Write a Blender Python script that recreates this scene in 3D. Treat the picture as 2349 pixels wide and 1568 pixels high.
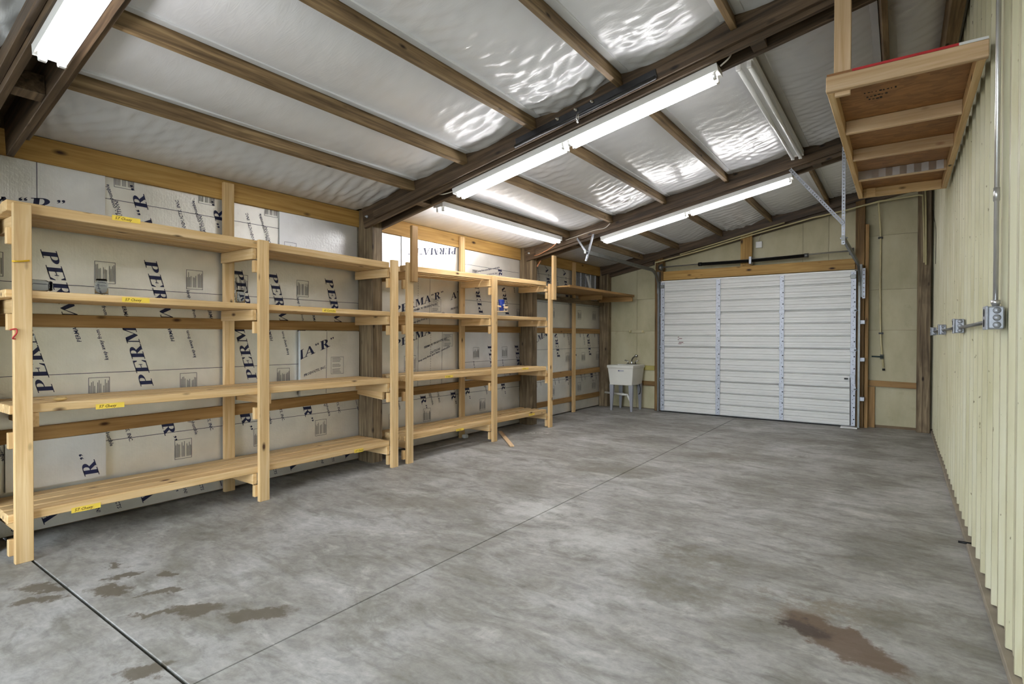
import bpy, bmesh, math, random
import numpy as np
from mathutils import Matrix, Vector
random.seed(7)
for o in list(bpy.data.objects): bpy.data.objects.remove(o)
SC = bpy.context.scene
COL = SC.collection
# ------------------------------------------------------------------ camera
W, H, FPX, CAMZ = 2349.0, 1568.0, 1246.6, 1.39
YAW, PIT, ROL = math.radians(35.563), math.radians(0.569), math.radians(0.110)
_fw = Vector((-math.sin(YAW)*math.cos(PIT), math.cos(YAW)*math.cos(PIT), -math.sin(PIT)))
_rt = Vector((math.cos(YAW), math.sin(YAW), 0))
_up = _rt.cross(_fw)
_r2 = math.cos(ROL)*_rt + math.sin(ROL)*_up
_u2 = _r2.cross(_fw)
cam = bpy.data.cameras.new('camera'); camo = bpy.data.objects.new('camera', cam); COL.objects.link(camo)
cam.sensor_fit = 'HORIZONTAL'; cam.sensor_width = 36.0; cam.lens = FPX/W*36.0
cam.clip_start = 0.02; cam.clip_end = 200
camo.matrix_world = Matrix(((_r2.x, _u2.x, -_fw.x, 0), (_r2.y, _u2.y, -_fw.y, 0), (_r2.z, _u2.z, -_fw.z, CAMZ), (0, 0, 0, 1)))
SC.camera = camo
# ------------------------------------------------------------------ world, exposure
wd = bpy.data.worlds.new('sky'); SC.world = wd; wd.use_nodes = True
_bg = wd.node_tree.nodes['Background']; _bg.inputs[0].default_value = (0.80, 0.90, 1.0, 1); _bg.inputs[1].default_value = 7.5
SC.view_settings.view_transform = 'Standard'; SC.view_settings.look = 'None'
SC.view_settings.gamma = 1.0; SC.view_settings.use_curve_mapping = False
SC.view_settings.exposure = 0.84
TUBE = 17.0          # fluorescent tube emission

SC.cycles.max_bounces = 5; SC.cycles.diffuse_bounces = 3; SC.cycles.glossy_bounces = 3; SC.cycles.caustics_reflective = False; SC.cycles.caustics_refractive = False
# pixel -> direction -> point on a plane the thing touches
def ray(x, y):
    return ((x-W/2)/FPX)*_r2 + (-(y-H/2)/FPX)*_u2 + _fw
def atX(x, y, X): d = ray(x, y); t = X/d.x; return Vector((X, d.y*t, d.z*t+CAMZ))
def atY(x, y, Y): d = ray(x, y); t = Y/d.y; return Vector((d.x*t, Y, d.z*t+CAMZ))
def atZ(x, y, Z): d = ray(x, y); t = (Z-CAMZ)/d.z; return Vector((d.x*t, d.y*t, Z))

# ------------------------------------------------------------------ object helpers
WM = {}
def _reg(o, M, parent):
    COL.objects.link(o); WM[o.name] = M.copy()
    if parent is not None:
        o.parent = parent; o.matrix_parent_inverse = Matrix.Identity(4)
        o.matrix_basis = WM[parent.name].inverted() @ M
    else:
        o.matrix_basis = M
    return o
def mesh_obj(name, me, mat, parent=None, M=None):
    o = bpy.data.objects.new(name, me)
    if mat is not None and not me.materials: me.materials.append(mat)
    return _reg(o, M or Matrix.Identity(4), parent)
def empty(name, loc, parent=None):
    o = bpy.data.objects.new(name, None); o.empty_display_size = 0.1
    return _reg(o, Matrix.Translation(Vector(loc)), parent)
def tag(o, label, cat, group=None, kind=None):
    o['label'] = label; o['category'] = cat
    if group: o['group'] = group
    if kind: o['kind'] = kind
    return o
def bm_mesh(bm, name, smooth=False):
    bmesh.ops.recalc_face_normals(bm, faces=bm.faces)
    me = bpy.data.meshes.new(name); bm.to_mesh(me); bm.free()
    if smooth:
        for p in me.polygons: p.use_smooth = True
    return me
def bm_box(bm, x0, x1, y0, y1, z0, z1, bev=0.0):
    vs = [bm.verts.new((x, y, z)) for x in (x0, x1) for y in (y0, y1) for z in (z0, z1)]
    fs = [bm.faces.new([vs[i] for i in q]) for q in ((0,1,3,2),(4,6,7,5),(0,4,5,1),(2,3,7,6),(0,2,6,4),(1,5,7,3))]
    if bev > 0:
        es = list({e for f in fs for e in f.edges})
        bmesh.ops.bevel(bm, geom=es, offset=bev, segments=1, affect='EDGES', profile=0.5)
    return vs
def box(name, x0, x1, y0, y1, z0, z1, mat, parent=None, bev=0.0):
    """axis aligned box, origin at its centre"""
    c = Vector(((x0+x1)/2, (y0+y1)/2, (z0+z1)/2)); hx, hy, hz = abs(x1-x0)/2, abs(y1-y0)/2, abs(z1-z0)/2
    bm = bmesh.new(); bm_box(bm, -hx, hx, -hy, hy, -hz, hz, bev)
    return mesh_obj(name, bm_mesh(bm, name), mat, parent, Matrix.Translation(c))
def board(name, p0, p1, w, t, mat, parent=None, wdir=(0, 0, 1), bev=0.003, shear=0.0):
    """lumber: length p0->p1 along local X, width w along wdir (local Z), thickness t (local Y), centred"""
    p0, p1 = Vector(p0), Vector(p1); L = (p1-p0).length
    ax = (p1-p0).normalized(); az = Vector(wdir); az = (az-ax*az.dot(ax)).normalized(); ay = az.cross(ax)
    bm = bmesh.new(); bm_box(bm, -L/2, L/2, -t/2, t/2, -w/2, w/2, bev)
    if shear:
        for v in bm.verts: v.co.x += v.co.z*shear
    c = (p0+p1)/2
    M = Matrix(((ax.x, ay.x, az.x, c.x), (ax.y, ay.y, az.y, c.y), (ax.z, ay.z, az.z, c.z), (0, 0, 0, 1)))
    return mesh_obj(name, bm_mesh(bm, name), mat, parent, M)
def bm_tube(bm, path, r, seg=8, cap=True, radii=None):
    path = [Vector(p) for p in path]; rings = []
    n = len(path); prev = None
    for i, p in enumerate(path):
        d = (path[min(i+1, n-1)]-path[max(i-1, 0)]).normalized()
        if prev is None:
            a = Vector((0, 0, 1)) if abs(d.z) < 0.9 else Vector((1, 0, 0))
            s = d.cross(a).normalized()
        else:
            s = (prev-d*prev.dot(d)).normalized()
        prev = s; u = d.cross(s)
        rr = radii[i] if radii else r
        rings.append([bm.verts.new(p+(s*math.cos(2*math.pi*k/seg)+u*math.sin(2*math.pi*k/seg))*rr) for k in range(seg)])
    for a, b in zip(rings, rings[1:]):
        for k in range(seg): bm.faces.new((a[k], a[(k+1) % seg], b[(k+1) % seg], b[k]))
    if cap: bm.faces.new(rings[0][::-1]); bm.faces.new(rings[-1])
def tube(name, path, r, mat, parent=None, seg=8, radii=None, smooth=True):
    c = Vector(path[0]); bm = bmesh.new()
    bm_tube(bm, [Vector(p)-c for p in path], r, seg, True, radii)
    return mesh_obj(name, bm_mesh(bm, name, smooth), mat, parent, Matrix.Translation(c))
def smooth_path(pts, n=6):
    pts = [Vector(p) for p in pts]; out = []
    P = [2*pts[0]-pts[1]]+pts+[2*pts[-1]-pts[-2]]
    for i in range(1, len(P)-2):
        a, b, c, d = P[i-1], P[i], P[i+1], P[i+2]
        for k in range(n):
            t = k/n
            out.append(0.5*((2*b)+(c-a)*t+(2*a-5*b+4*c-d)*t*t+(-a+3*b-3*c+d)*t**3))
    out.append(pts[-1]); return out
def lathe(name, prof, mat, parent, loc, seg=16, M=None):
    bm = bmesh.new(); rings = []
    for r, z in prof: rings.append([bm.verts.new((r*math.cos(2*math.pi*k/seg), r*math.sin(2*math.pi*k/seg), z)) for k in range(seg)])
    for a, b in zip(rings, rings[1:]):
        for k in range(seg): bm.faces.new((a[k], a[(k+1) % seg], b[(k+1) % seg], b[k]))
    bm.faces.new(rings[0][::-1]); bm.faces.new(rings[-1])
    return mesh_obj(name, bm_mesh(bm, name, True), mat, parent, M or Matrix.Translation(Vector(loc)))
def extrude_profile(name, prof, ax0, ax1, axis, mat, parent=None, closed=True, smooth=False):
    """prof: 2D points in the two other axes (cyclic order after axis)"""
    bm = bmesh.new(); A = []; B = []
    for a, b in prof:
        for lst, t in ((A, ax0), (B, ax1)):
            if axis == 'X': lst.append(bm.verts.new((t, a, b)))
            elif axis == 'Y': lst.append(bm.verts.new((a, t, b)))
            else: lst.append(bm.verts.new((a, b, t)))
    n = len(prof)
    for i in range(n if closed else n-1):
        j = (i+1) % n; bm.faces.new((A[i], A[j], B[j], B[i]))
    if closed: bm.faces.new(A[::-1]); bm.faces.new(B)
    return mesh_obj(name, bm_mesh(bm, name, smooth), mat, parent)

# ------------------------------------------------------------------ materials
class N:
    def __init__(s, name):
        s.m = bpy.data.materials.new(name); s.m.use_nodes = True
        s.t = s.m.node_tree; s.b = s.t.nodes['Principled BSDF']
    def n(s, typ, **kw):
        nd = s.t.nodes.new(typ)
        for k, v in kw.items():
            if k.startswith('i_'):
                key = k[2:]; key = int(key) if key.isdigit() else key
                if hasattr(v, 'is_output') or isinstance(v, bpy.types.NodeSocket): s.t.links.new(v, nd.inputs[key])
                else: nd.inputs[key].default_value = v
            else: setattr(nd, k, v)
        return nd
    def link(s, a, b): s.t.links.new(a, b)
    def coords(s, scale=(1, 1, 1), rot=(0, 0, 0), rand=True, loc=(0, 0, 0), kind='Object'):
        tc = s.n('ShaderNodeTexCoord'); out = tc.outputs[kind]
        if rand:
            oi = s.n('ShaderNodeObjectInfo')
            m = s.n('ShaderNodeVectorMath', operation='SCALE', i_0=(37.1, 11.7, 23.9)); s.link(oi.outputs['Random'], m.inputs['Scale'])
            ad = s.n('ShaderNodeVectorMath', operation='ADD'); s.link(out, ad.inputs[0]); s.link(m.outputs[0], ad.inputs[1]); out = ad.outputs[0]
        mp = s.n('ShaderNodeMapping', i_Scale=scale, i_Rotation=rot, i_Location=loc); s.link(out, mp.inputs['Vector'])
        return mp.outputs[0]
    def noise(s, vec, scale=5, detail=4, rough=0.55, dist=0.0):
        nd = s.n('ShaderNodeTexNoise', i_Scale=scale, i_Detail=detail, i_Roughness=rough, i_Distortion=dist); s.link(vec, nd.inputs['Vector']); return nd.outputs[0]
    def ramp(s, fac, stops, interp='LINEAR'):
        r = s.n('ShaderNodeValToRGB'); s.link(fac, r.inputs[0]); cr = r.color_ramp; cr.interpolation = interp
        while len(cr.elements) > 1: cr.elements.remove(cr.elements[-1])
        cr.elements[0].position = stops[0][0]; cr.elements[0].color = _c(stops[0][1])
        for p, c in stops[1:]:
            e = cr.elements.new(p); e.color = _c(c)
        return r.outputs[0]
    def mix(s, fac, a, b, mode='MIX'):
        m = s.n('ShaderNodeMix', data_type='RGBA', blend_type=mode)
        for k, v in ((0, fac), (6, a), (7, b)):
            if isinstance(v, bpy.types.NodeSocket): s.link(v, m.inputs[k])
            else: m.inputs[k].default_value = v if k == 0 else _c(v)
        return m.outputs[2]
    def math(s, op, a, b=0.0, c=0.0, clamp=False):
        m = s.n('ShaderNodeMath', operation=op, use_clamp=clamp)
        for k, v in ((0, a), (1, b), (2, c)):
            if isinstance(v, bpy.types.NodeSocket): s.link(v, m.inputs[k])
            else: m.inputs[k].default_value = v
        return m.outputs[0]
    def set(s, color=None, rough=0.5, metal=0.0, spec=0.5):
        for k, v in (('Base Color', color), ('Roughness', rough), ('Metallic', metal), ('Specular IOR Level', spec)):
            if v is None: continue
            if isinstance(v, bpy.types.NodeSocket): s.link(v, s.b.inputs[k])
            else: s.b.inputs[k].default_value = _c(v) if k == 'Base Color' else v
        return s
    def bump(s, h, strength=0.3, dist=0.01):
        b = s.n('ShaderNodeBump', i_Strength=strength, i_Distance=dist); s.link(h, b.inputs['Height']); s.link(b.outputs[0], s.b.inputs['Normal'])
def _lin(v): v /= 255.0; return v/12.92 if v <= 0.04045 else ((v+0.055)/1.055)**2.4
def _c(c):
    if isinstance(c, (int, float)): return (c, c, c, 1)
    if len(c) == 3 and max(c) > 1.0: return (_lin(c[0]), _lin(c[1]), _lin(c[2]), 1)
    return tuple(c) if len(c) == 4 else (c[0], c[1], c[2], 1)

def wood(name, light, mid, dark, knot=(70, 42, 22), rough=0.6, knots=0.085, stain=0.0, spec=0.3):
    s = N(name)
    g = s.coords((1.6, 34, 34)); n1 = s.noise(g, 1.0, 3, 0.6, 0.5)
    b = s.coords((0.9, 3.5, 3.5)); n2 = s.noise(b, 1.0, 1, 0.5)
    col = s.ramp(n1, [(0.3, dark), (0.52, mid), (0.72, light)])
    tone = s.ramp(n2, [(0.3, 0.80), (0.7, 1.10)])
    col = s.mix(1.0, col, tone, 'MULTIPLY')
    if stain:
        st = s.noise(s.coords((1.1, 2.2, 2.2), loc=(5, 3, 1)), 1.6, 3, 0.65); col = s.mix(s.math('MULTIPLY', s.ramp(st, [(0.52, 0.0), (0.68, 1.0)]), stain), col, dark)
    v = s.n('ShaderNodeTexVoronoi', feature='F1', i_Scale=1.0); s.link(s.coords((3.2, 7.5, 7.5)), v.inputs['Vector'])
    k = s.ramp(v.outputs['Distance'], [(knots*0.6, 1.0), (knots*1.7, 0.0)])
    col = s.mix(k, col, knot)
    s.set(col, rough, 0.0, spec); return s.m
M_pine = wood('pine_lumber', (234, 206, 160), (222, 188, 136), (206, 168, 114))
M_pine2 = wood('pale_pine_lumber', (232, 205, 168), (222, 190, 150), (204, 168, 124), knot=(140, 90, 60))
M_treated = wood('treated_lumber', (196, 160, 96), (180, 142, 80), (158, 120, 64), knot=(52, 28, 12), knots=0.11)
M_girt = wood('girt_lumber', (184, 148, 98), (168, 131, 82), (148, 112, 68))
M_rafter = wood('dark_rafter_lumber', (120, 100, 78), (92, 75, 58), (58, 47, 37), knot=(30, 20, 15), rough=0.5, stain=0.5, spec=0.4)
M_purlin = wood('weathered_purlin_lumber', (176, 152, 114), (144, 120, 88), (98, 80, 57), knot=(40, 26, 15), stain=0.5)
M_post = wood('weathered_post_lumber', (164, 146, 116), (128, 110, 84), (84, 69, 51), knot=(36, 24, 16), stain=0.7)
M_jamb = wood('brown_jamb_lumber', (148, 116, 70), (122, 93, 54), (88, 66, 38), knot=(40, 22, 12))

def plain(name, col, rough=0.5, metal=0.0, var=0.10, scale=6, bump=0.0, spec=0.5):
    s = N(name); n = s.noise(s.coords((1, 1, 1)), scale, 2, 0.6)
    c = s.mix(1.0, col, s.ramp(n, [(0.3, 1-var), (0.7, 1+var*0.5)]), 'MULTIPLY')
    s.set(c, rough, metal, spec)
    if bump: s.bump(n, bump, 0.004)
    return s.m
M_galv = plain('galvanised_steel', (176, 180, 188), 0.5, 0.6, 0.18, 30)
M_conduit = plain('conduit_steel', (205, 205, 205), 0.28, 0.85, 0.08, 12)
M_steel = plain('grey_track_steel', (120, 122, 120), 0.42, 0.7, 0.15, 14)
M_black = plain('black_spring_steel', (28, 28, 28), 0.4, 0.5, 0.2, 20)
M_blackbar = plain('dark_steel_angle', (70, 70, 72), 0.35, 0.8, 0.2, 12)
M_chrome = plain('chrome', (190, 190, 190), 0.12, 1.0, 0.02, 8)
M_white = plain('white_enamel', (232, 232, 230), 0.35, 0.0, 0.03, 5)
M_plastic = plain('white_tub_plastic', (222, 220, 210), 0.4, 0.0, 0.04, 4)
M_greypl = plain('grey_leg_plastic', (150, 152, 158), 0.45, 0.0, 0.05, 4)
M_pvc = plain('cream_pipe_plastic', (205, 194, 150), 0.4, 0.0, 0.08, 8)
M_dark = plain('dark_void', (22, 20, 18), 0.8, 0.0, 0.1, 4)
M_sheath = plain('weathered_sheathing', (132, 112, 86), 0.8, 0.0, 0.2, 6)
M_ink = plain('navy_ink', (24, 32, 72), 0.45, 0.0, 0.12, 30)
M_grey = plain('grey_ink', (112, 112, 112), 0.5, 0.0, 0.1, 30)
M_pen = plain('marker_ink', (96, 70, 20), 0.6, 0.0, 0.1, 30)
M_tape = plain('yellow_tape', (246, 214, 84), 0.55, 0.0, 0.06, 20)
M_blue = plain('blue_cup_plastic', (38, 62, 150), 0.35, 0.0, 0.05, 5)
M_red = plain('red_paint', (186, 40, 44), 0.5, 0.0, 0.1, 20)
M_yellow = plain('yellow_plastic', (226, 180, 20), 0.5, 0.0, 0.1, 20)
M_wire = plain('white_cable', (214, 206, 196), 0.5, 0.0, 0.05, 10)
M_copper = plain('orange_cable', (214, 150, 110), 0.5, 0.0, 0.05, 10)
M_bluegrey = plain('teal_lever', (40, 62, 62), 0.5, 0.0, 0.1, 10)
M_doorw = plain('white_door_paint', (214, 214, 210), 0.36, 0.0, 0.04, 3)
M_stone = plain('tan_stone', (196, 166, 110), 0.8, 0.0, 0.15, 20)
M_rubber = plain('black_rubber', (20, 20, 20), 0.7)

def _panel_metal():   # yellow-cream ribbed steel, streaked and stained
    s = N('cream_ribbed_steel'); g = s.coords((6, 6, 0.7), rand=False); n = s.noise(g, 1.2, 5, 0.6)
    c = s.ramp(n, [(0.3, (182, 176, 142)), (0.5, (198, 193, 163)), (0.72, (206, 203, 181))])
    sp = s.noise(s.coords((60, 60, 22), rand=False), 1.0, 2, 0.5)
    c = s.mix(s.ramp(sp, [(0.70, 0.0), (0.76, 0.75)]), c, (84, 70, 44))
    rs = s.noise(s.coords((9, 9, 1.2), rand=False, loc=(3, 3, 3)), 1.0, 4, 0.6)
    c = s.mix(s.ramp(rs, [(0.62, 0.0), (0.8, 0.45)]), c, (158, 136, 70))
    s.set(c, 0.38, 0.0, 0.5); s.bump(n, 0.06, 0.004); return s.m
M_panel = _panel_metal()
def _cream():
    s = N('cream_wall_board'); n = s.noise(s.coords((1.2, 1.2, 0.6)), 2.2, 5, 0.6)
    c = s.ramp(n, [(0.3, (172, 164, 130)), (0.55, (190, 182, 150)), (0.75, (198, 192, 163))])
    d = s.noise(s.coords((2, 2, 2), loc=(9, 1, 4)), 2.5, 6, 0.7); c = s.mix(s.ramp(d, [(0.62, 0.0), (0.78, 0.35)]), c, (140, 126, 84))
    s.set(c, 0.55, 0.0, 0.4); s.bump(s.noise(s.coords((3, 3, 3)), 12, 3), 0.04, 0.004); return s.m
M_cream = _cream()
def _foam(name, tint, rough):
    s = N(name)
    n1 = s.noise(s.coords((1, 1, 1)), 48, 2, 0.55, 0.2); n3 = s.noise(s.coords((1, 1, 1)), 4.0, 3, 0.5); n4 = s.noise(s.coords((1, 90, 1.5)), 1.0, 2, 0.5)
    c = s.mix(s.ramp(n3, [(0.35, 0.0), (0.7, 1.0)]), tint, tuple(min(255, v+14) for v in tint))
    s.set(c, s.ramp(n3, [(0.3, rough-0.04), (0.7, rough+0.08)]), 0.66, 0.5)
    s.bump(s.math('ADD', n1, s.math('MULTIPLY', n4, 0.4)), 0.30, 0.005); return s.m
M_foam = _foam('foil_faced_foam', (234, 232, 226), 0.34)
M_foamw = _foam('pale_faced_foam', (228, 229, 232), 0.38)
M_foamedge = plain('foam_edge', (206, 208, 206), 0.8, 0, 0.05, 30)
def _vinyl():
    s = N('white_vinyl_insulation')
    w2 = s.noise(s.coords((4.0, 20.0, 5.0), rot=(0, 0, 0.4)), 1.2, 2, 0.55, 1.2)
    d = s.noise(s.coords((1, 1, 1)), 2.0, 2, 0.6); c = s.ramp(d, [(0.3, (224, 226, 230)), (0.7, (238, 240, 244))])
    s.set(c, 0.22, 0.0, 0.6); s.bump(s.math('ABSOLUTE', s.math('SUBTRACT', w2, 0.5)), 0.07, 0.03); return s.m
M_vinyl = _vinyl()
M_vinylstrip = plain('white_facing_strip', (222, 224, 226), 0.4, 0, 0.05, 4)
def _osb():
    s = N('strand_board'); v = s.n('ShaderNodeTexVoronoi', feature='F1', i_Scale=1.0); s.link(s.coords((14, 38, 20), rot=(0, 0, 0.5)), v.inputs['Vector'])
    n = s.noise(s.coords((1, 1, 1)), 4, 5, 0.6)
    c = s.mix(0.45, s.ramp(v.outputs['Color'], [(0.2, (130, 88, 48)), (0.8, (178, 128, 76))]), s.ramp(n, [(0.3, (116, 76, 42)), (0.7, (166, 118, 70))]))
    s.set(c, 0.6); return s.m
M_osb = _osb()
def _glass():
    s = N('clear_jar_glass'); s.set((0.95, 0.97, 0.97), 0.04); s.b.inputs['Transmission Weight'].default_value = 1.0; s.b.inputs['IOR'].default_value = 1.12; return s.m
M_glass = _glass()
def _tube():
    s = N('lit_fluorescent_tube'); s.set((0.95, 0.95, 0.95), 0.4)
    s.b.inputs['Emission Color'].default_value = (1.0, 0.98, 0.985, 1); s.b.inputs['Emission Strength'].default_value = TUBE; return s.m
M_tube = _tube()
M_tubeoff = plain('unlit_tube_glass', (226, 228, 226), 0.22, 0, 0.02, 4)

def _concrete():
    s = N('stained_concrete'); tc = s.n('ShaderNodeTexCoord'); P = tc.outputs['Object']
    def co(sc, loc=(0, 0, 0), rot=0.0):
        m = s.n('ShaderNodeMapping', i_Scale=sc, i_Location=loc, i_Rotation=(0, 0, rot)); s.link(P, m.inputs['Vector']); return m.outputs[0]
    a = s.noise(co((1, 1, 1)), 1.3, 5, 0.62, 0.5); b = s.noise(co((0.8, 1.7, 1), (7, 3, 0), .35), 2.6, 6, 0.68, 0.7); f = s.noise(co((1, 1, 1), (2, 9, 0)), 30, 4, 0.7)
    c = s.ramp(a, [(0.30, (128, 126, 120)), (0.45, (152, 150, 145)), (0.58, (170, 169, 166)), (0.74, (188, 188, 187))])
    c = s.mix(s.ramp(b, [(0.50, 0.0), (0.60, 0.45), (0.70, 0.62)]), c, (118, 115, 104))
    c = s.mix(s.ramp(b, [(0.28, 0.55), (0.42, 0.0)]), c, (212, 211, 207))
    g2 = s.noise(co((0.7, 1.6, 1), (3, 8, 0), .35), 9.0, 6, 0.7, 0.6)
    c = s.mix(1.0, c, s.ramp(g2, [(0.28, 0.68), (0.5, 0.98), (0.72, 1.16)]), 'MULTIPLY')
    c = s.mix(1.0, c, s.ramp(f, [(0.3, 0.86), (0.7, 1.10)]), 'MULTIPLY')
    # distinct old stains, each a distorted ellipse on the slab
    dn = s.n('ShaderNodeTexNoise', i_Scale=7.0, i_Detail=6, i_Roughness=0.72); s.link(P, dn.inputs['Vector'])
    off = s.n('ShaderNodeVectorMath', operation='SUBTRACT', i_1=(0.5, 0.5, 0.5)); s.link(dn.outputs['Color'], off.inputs[0])
    def warped(k):
        sc = s.n('ShaderNodeVectorMath', operation='SCALE'); s.link(off.outputs[0], sc.inputs[0]); sc.inputs['Scale'].default_value = k
        ad = s.n('ShaderNodeVectorMath', operation='ADD'); s.link(P, ad.inputs[0]); s.link(sc.outputs[0], ad.inputs[1]); return ad.outputs[0]
    WA, WB = warped(0.30), warped(1.0)
    def blob(cx, cy, rx, ry, ang, col, amt, soft=0.25, V=None):
        nonlocal c
        sb = s.n('ShaderNodeVectorMath', operation='SUBTRACT', i_1=(cx, cy, 0)); s.link(V or WA, sb.inputs[0])
        m = s.n('ShaderNodeMapping', vector_type='TEXTURE', i_Rotation=(0, 0, math.radians(ang)), i_Scale=(rx, ry, 1e3)); s.link(sb.outputs[0], m.inputs['Vector'])
        ln = s.n('ShaderNodeVectorMath', operation='LENGTH'); s.link(m.outputs[0], ln.inputs[0])
        c = s.mix(s.ramp(ln.outputs['Value'], [(1.0-soft, amt), (1.0, 0.0)]), c, col)
    for x, y, rx, ry, an, am in ((-3.2, 3.3, .7, .3, 40, .5), (-2.5, 5.2, .8, .3, 25, .5), (-1.6, 6.6, .9, .35, 10, .5), (-2.6, 8.4, .9, .35, 5, .5), (-0.9, 8.2, .8, .35, 0, .5), (-0.95, 2.95, .55, .22, 20, .6), (-1.0, 3.45, .5, .2, 10, .6), (0.05, 3.35, .3, .2, 60, .5)):
        blob(x, y, rx, ry, an, (108, 103, 88), am, 0.85, WB)
    for x, y, rx, ry, an, am in ((-2.3, 3.7, .5, .28, 30, .7), (-1.7, 3.35, .6, .3, 20, .6), (-4.25, 6.55, .18, .07, 30, .95), (-0.95, 7.1, .25, .05, 20, .6)):
        blob(x, y, rx, ry, an, (214, 214, 212), am, 1.0, WB)
    for x, y, rx, ry, an in ((-3.83, 0.93, .16, .06, 30), (-3.68, 0.87, .15, .05, 50), (-3.50, 1.12, .14, .07, 20), (-3.64, 1.25, .13, .045, 70),
                             (-3.86, 1.28, .10, .035, 15), (-3.46, 1.40, .08, .04, 30), (-3.28, 1.28, .11, .04, 60), (-3.0, 1.18, .14, .03, 40), (-2.62, 1.46, .20, .075, 50), (-2.9, 1.30, .18, .08, 40), (-2.55, 0.93, .13, .08, 60)):
        blob(x, y, rx, ry, an, (100, 93, 80), 0.9, 0.3)
    blob(-0.32, 3.15, 0.4, 0.16, 25, (122, 112, 94), 0.7, 0.8, WB)
    blob(-0.22, 2.90, 0.33, 0.14, 150, (104, 84, 66), 0.88, 0.25)
    blob(-0.37, 2.93, 0.14, 0.08, 150, (64, 54, 48), 0.8, 0.5)
    s.set(c, s.ramp(b, [(0.3, 0.50), (0.7, 0.64)]), 0.0, 0.4)
    s.bump(f, 0.10, 0.004); return s.m
M_conc = _concrete()
# ================================================================== the shell
SL = 0.20
def ZP(x): return 3.661+SL*x            # underside of the purlins
XL, XR, YB, YE = -4.95, 0.40, -3.2, 10.08
ROOFDIR = Vector((1, 0, SL)).normalized()
ROOFUP = Vector((-SL, 0, 1)).normalized()
# ---- floor: slabs parted by tooled joints
floor = tag(box('floor', -5.3, 0.9, -4.2, 11.2, -0.20, -0.018, M_dark), 'stained grey concrete slab floor of the garage', 'floor', kind='structure')
def slab(x0, x1, y0, y1):
    bm = bmesh.new(); bm_box(bm, x0, x1, y0, y1, -0.10, 0.0, 0.002)
    mesh_obj('slab', bm_mesh(bm, 'slab'), M_conc, floor)
J = 0.0035; XJ = -2.29
for x0, x1, ys in ((-5.3, XJ, (-4.2, 1.0, 7.45, 11.2)), (XJ, 0.9, (-4.2, 1.0, 4.165, 7.45, 11.2))):
    for a, b in zip(ys, ys[1:]):
        ga = 0.007 if abs(a-1.0) < .01 else J*0.7; gb = 0.007 if abs(b-1.0) < .01 else J*0.7
        slab(x0+J, x1-J, a+ga, b-gb)
# ---- unseen ground added outside the rear doorway to block sky light from below
bm = bmesh.new(); bm_box(bm, -30, 30, -50, -4.2, -.12, -.01)
ground = tag(mesh_obj('floor_apron_added', bm_mesh(bm, 'floor_apron_added'), plain('pale_added_ground', (150, 146, 138), .9, 0, .2, 2)), 'unseen pale ground added outside the rear doorway', 'ground', kind='structure')
# ---- left wall
wl = tag(empty('wall_left', (XL, 4, 0)), 'long wall of foil foam sheets between wooden posts, studs and girts', 'wall', kind='structure')
box('siding_backing', XL-0.10, XL-0.055, YB, YE+0.2, 0, 3.0, M_sheath, wl)
POSTS = [(0.75, 0.89), (3.95, 4.09), (7.12, 7.26)]
for a, b in POSTS:
    board('wall_post', (-4.822, (a+b)/2, -0.01), (-4.822, (a+b)/2, ZP(-4.82)+0.1), 0.244, b-a, M_post, wl, wdir=(1, 0, 0), bev=0.006)
board('wall_post', (-4.845, 10.0, -0.01), (-4.845, 10.0, 2.75), 0.20, 0.14, M_post, wl, wdir=(1, 0, 0), bev=0.006)
for y in (2.485, 5.67, 8.81):
    board('stud', (-4.90, y, 0.0), (-4.90, y, 2.755), 0.092, 0.038, M_pine, wl, wdir=(0, 1, 0))
bays = [(-1.2, 0.75), (0.89, 3.95), (4.09, 7.12), (7.26, 9.93)]
for i, (a, b) in enumerate(bays):
    board('top_plate', (-4.94, a+.002, 2.695), (-4.94, b-.002, 2.695), 0.178, 0.04, M_treated, wl)
    board('girt', (-4.94, a+.002, 1.497), (-4.94, b-.002, 1.497), 0.092, 0.04, M_girt, wl)
    board('girt', (-4.94, a+.002, 0.70), (-4.94, b-.002, 0.735), 0.098, 0.04, M_girt, wl)
    if i == 3: board('sole_girt', (-4.94, a+.002, 0.10 if i < 3 else 0.24), (-4.94, b-.002, 0.10 if i < 3 else 0.24), 0.09, 0.036, M_girt, wl)

# ---------------------------------------------------------------- lettering
def ring(cx, cy, ro, so, ri, si, a0, a1, n=8):
    out = []
    for k in range(n):
        t0, t1 = [math.radians(a0+(a1-a0)*q/n) for q in (k, k+1)]
        out.append([(cx+ro*math.cos(t0), cy+so*math.sin(t0)), (cx+ro*math.cos(t1), cy+so*math.sin(t1)), (cx+ri*math.cos(t1), cy+si*math.sin(t1)), (cx+ri*math.cos(t0), cy+si*math.sin(t0))])
    return out
def rc(x0, y0, x1, y1): return [(x0, y0), (x1, y0), (x1, y1), (x0, y1)]
_stem = [rc(.12, 0, .36, 1), rc(0, 0, .50, .055), rc(0, .945, .40, 1)]
_bowl = ring(.44, .735, .36, .265, .13, .205, -90, 90)+[rc(.34, .94, .44, 1), rc(.34, .47, .44, .53)]
def quote(dx, flip):
    sgn = -1 if flip else 1; cx, cy = dx, .84
    p = [[(cx+.075*math.cos(t*math.pi/4), cy+.075*math.sin(t*math.pi/4)) for t in range(8)]]
    p.append([(cx+sgn*.07, cy+.02*sgn), (cx+sgn*.075, cy-sgn*.10), (cx-sgn*.06, cy-sgn*.20), (cx+sgn*.01, cy-sgn*.06)]); return p
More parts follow.
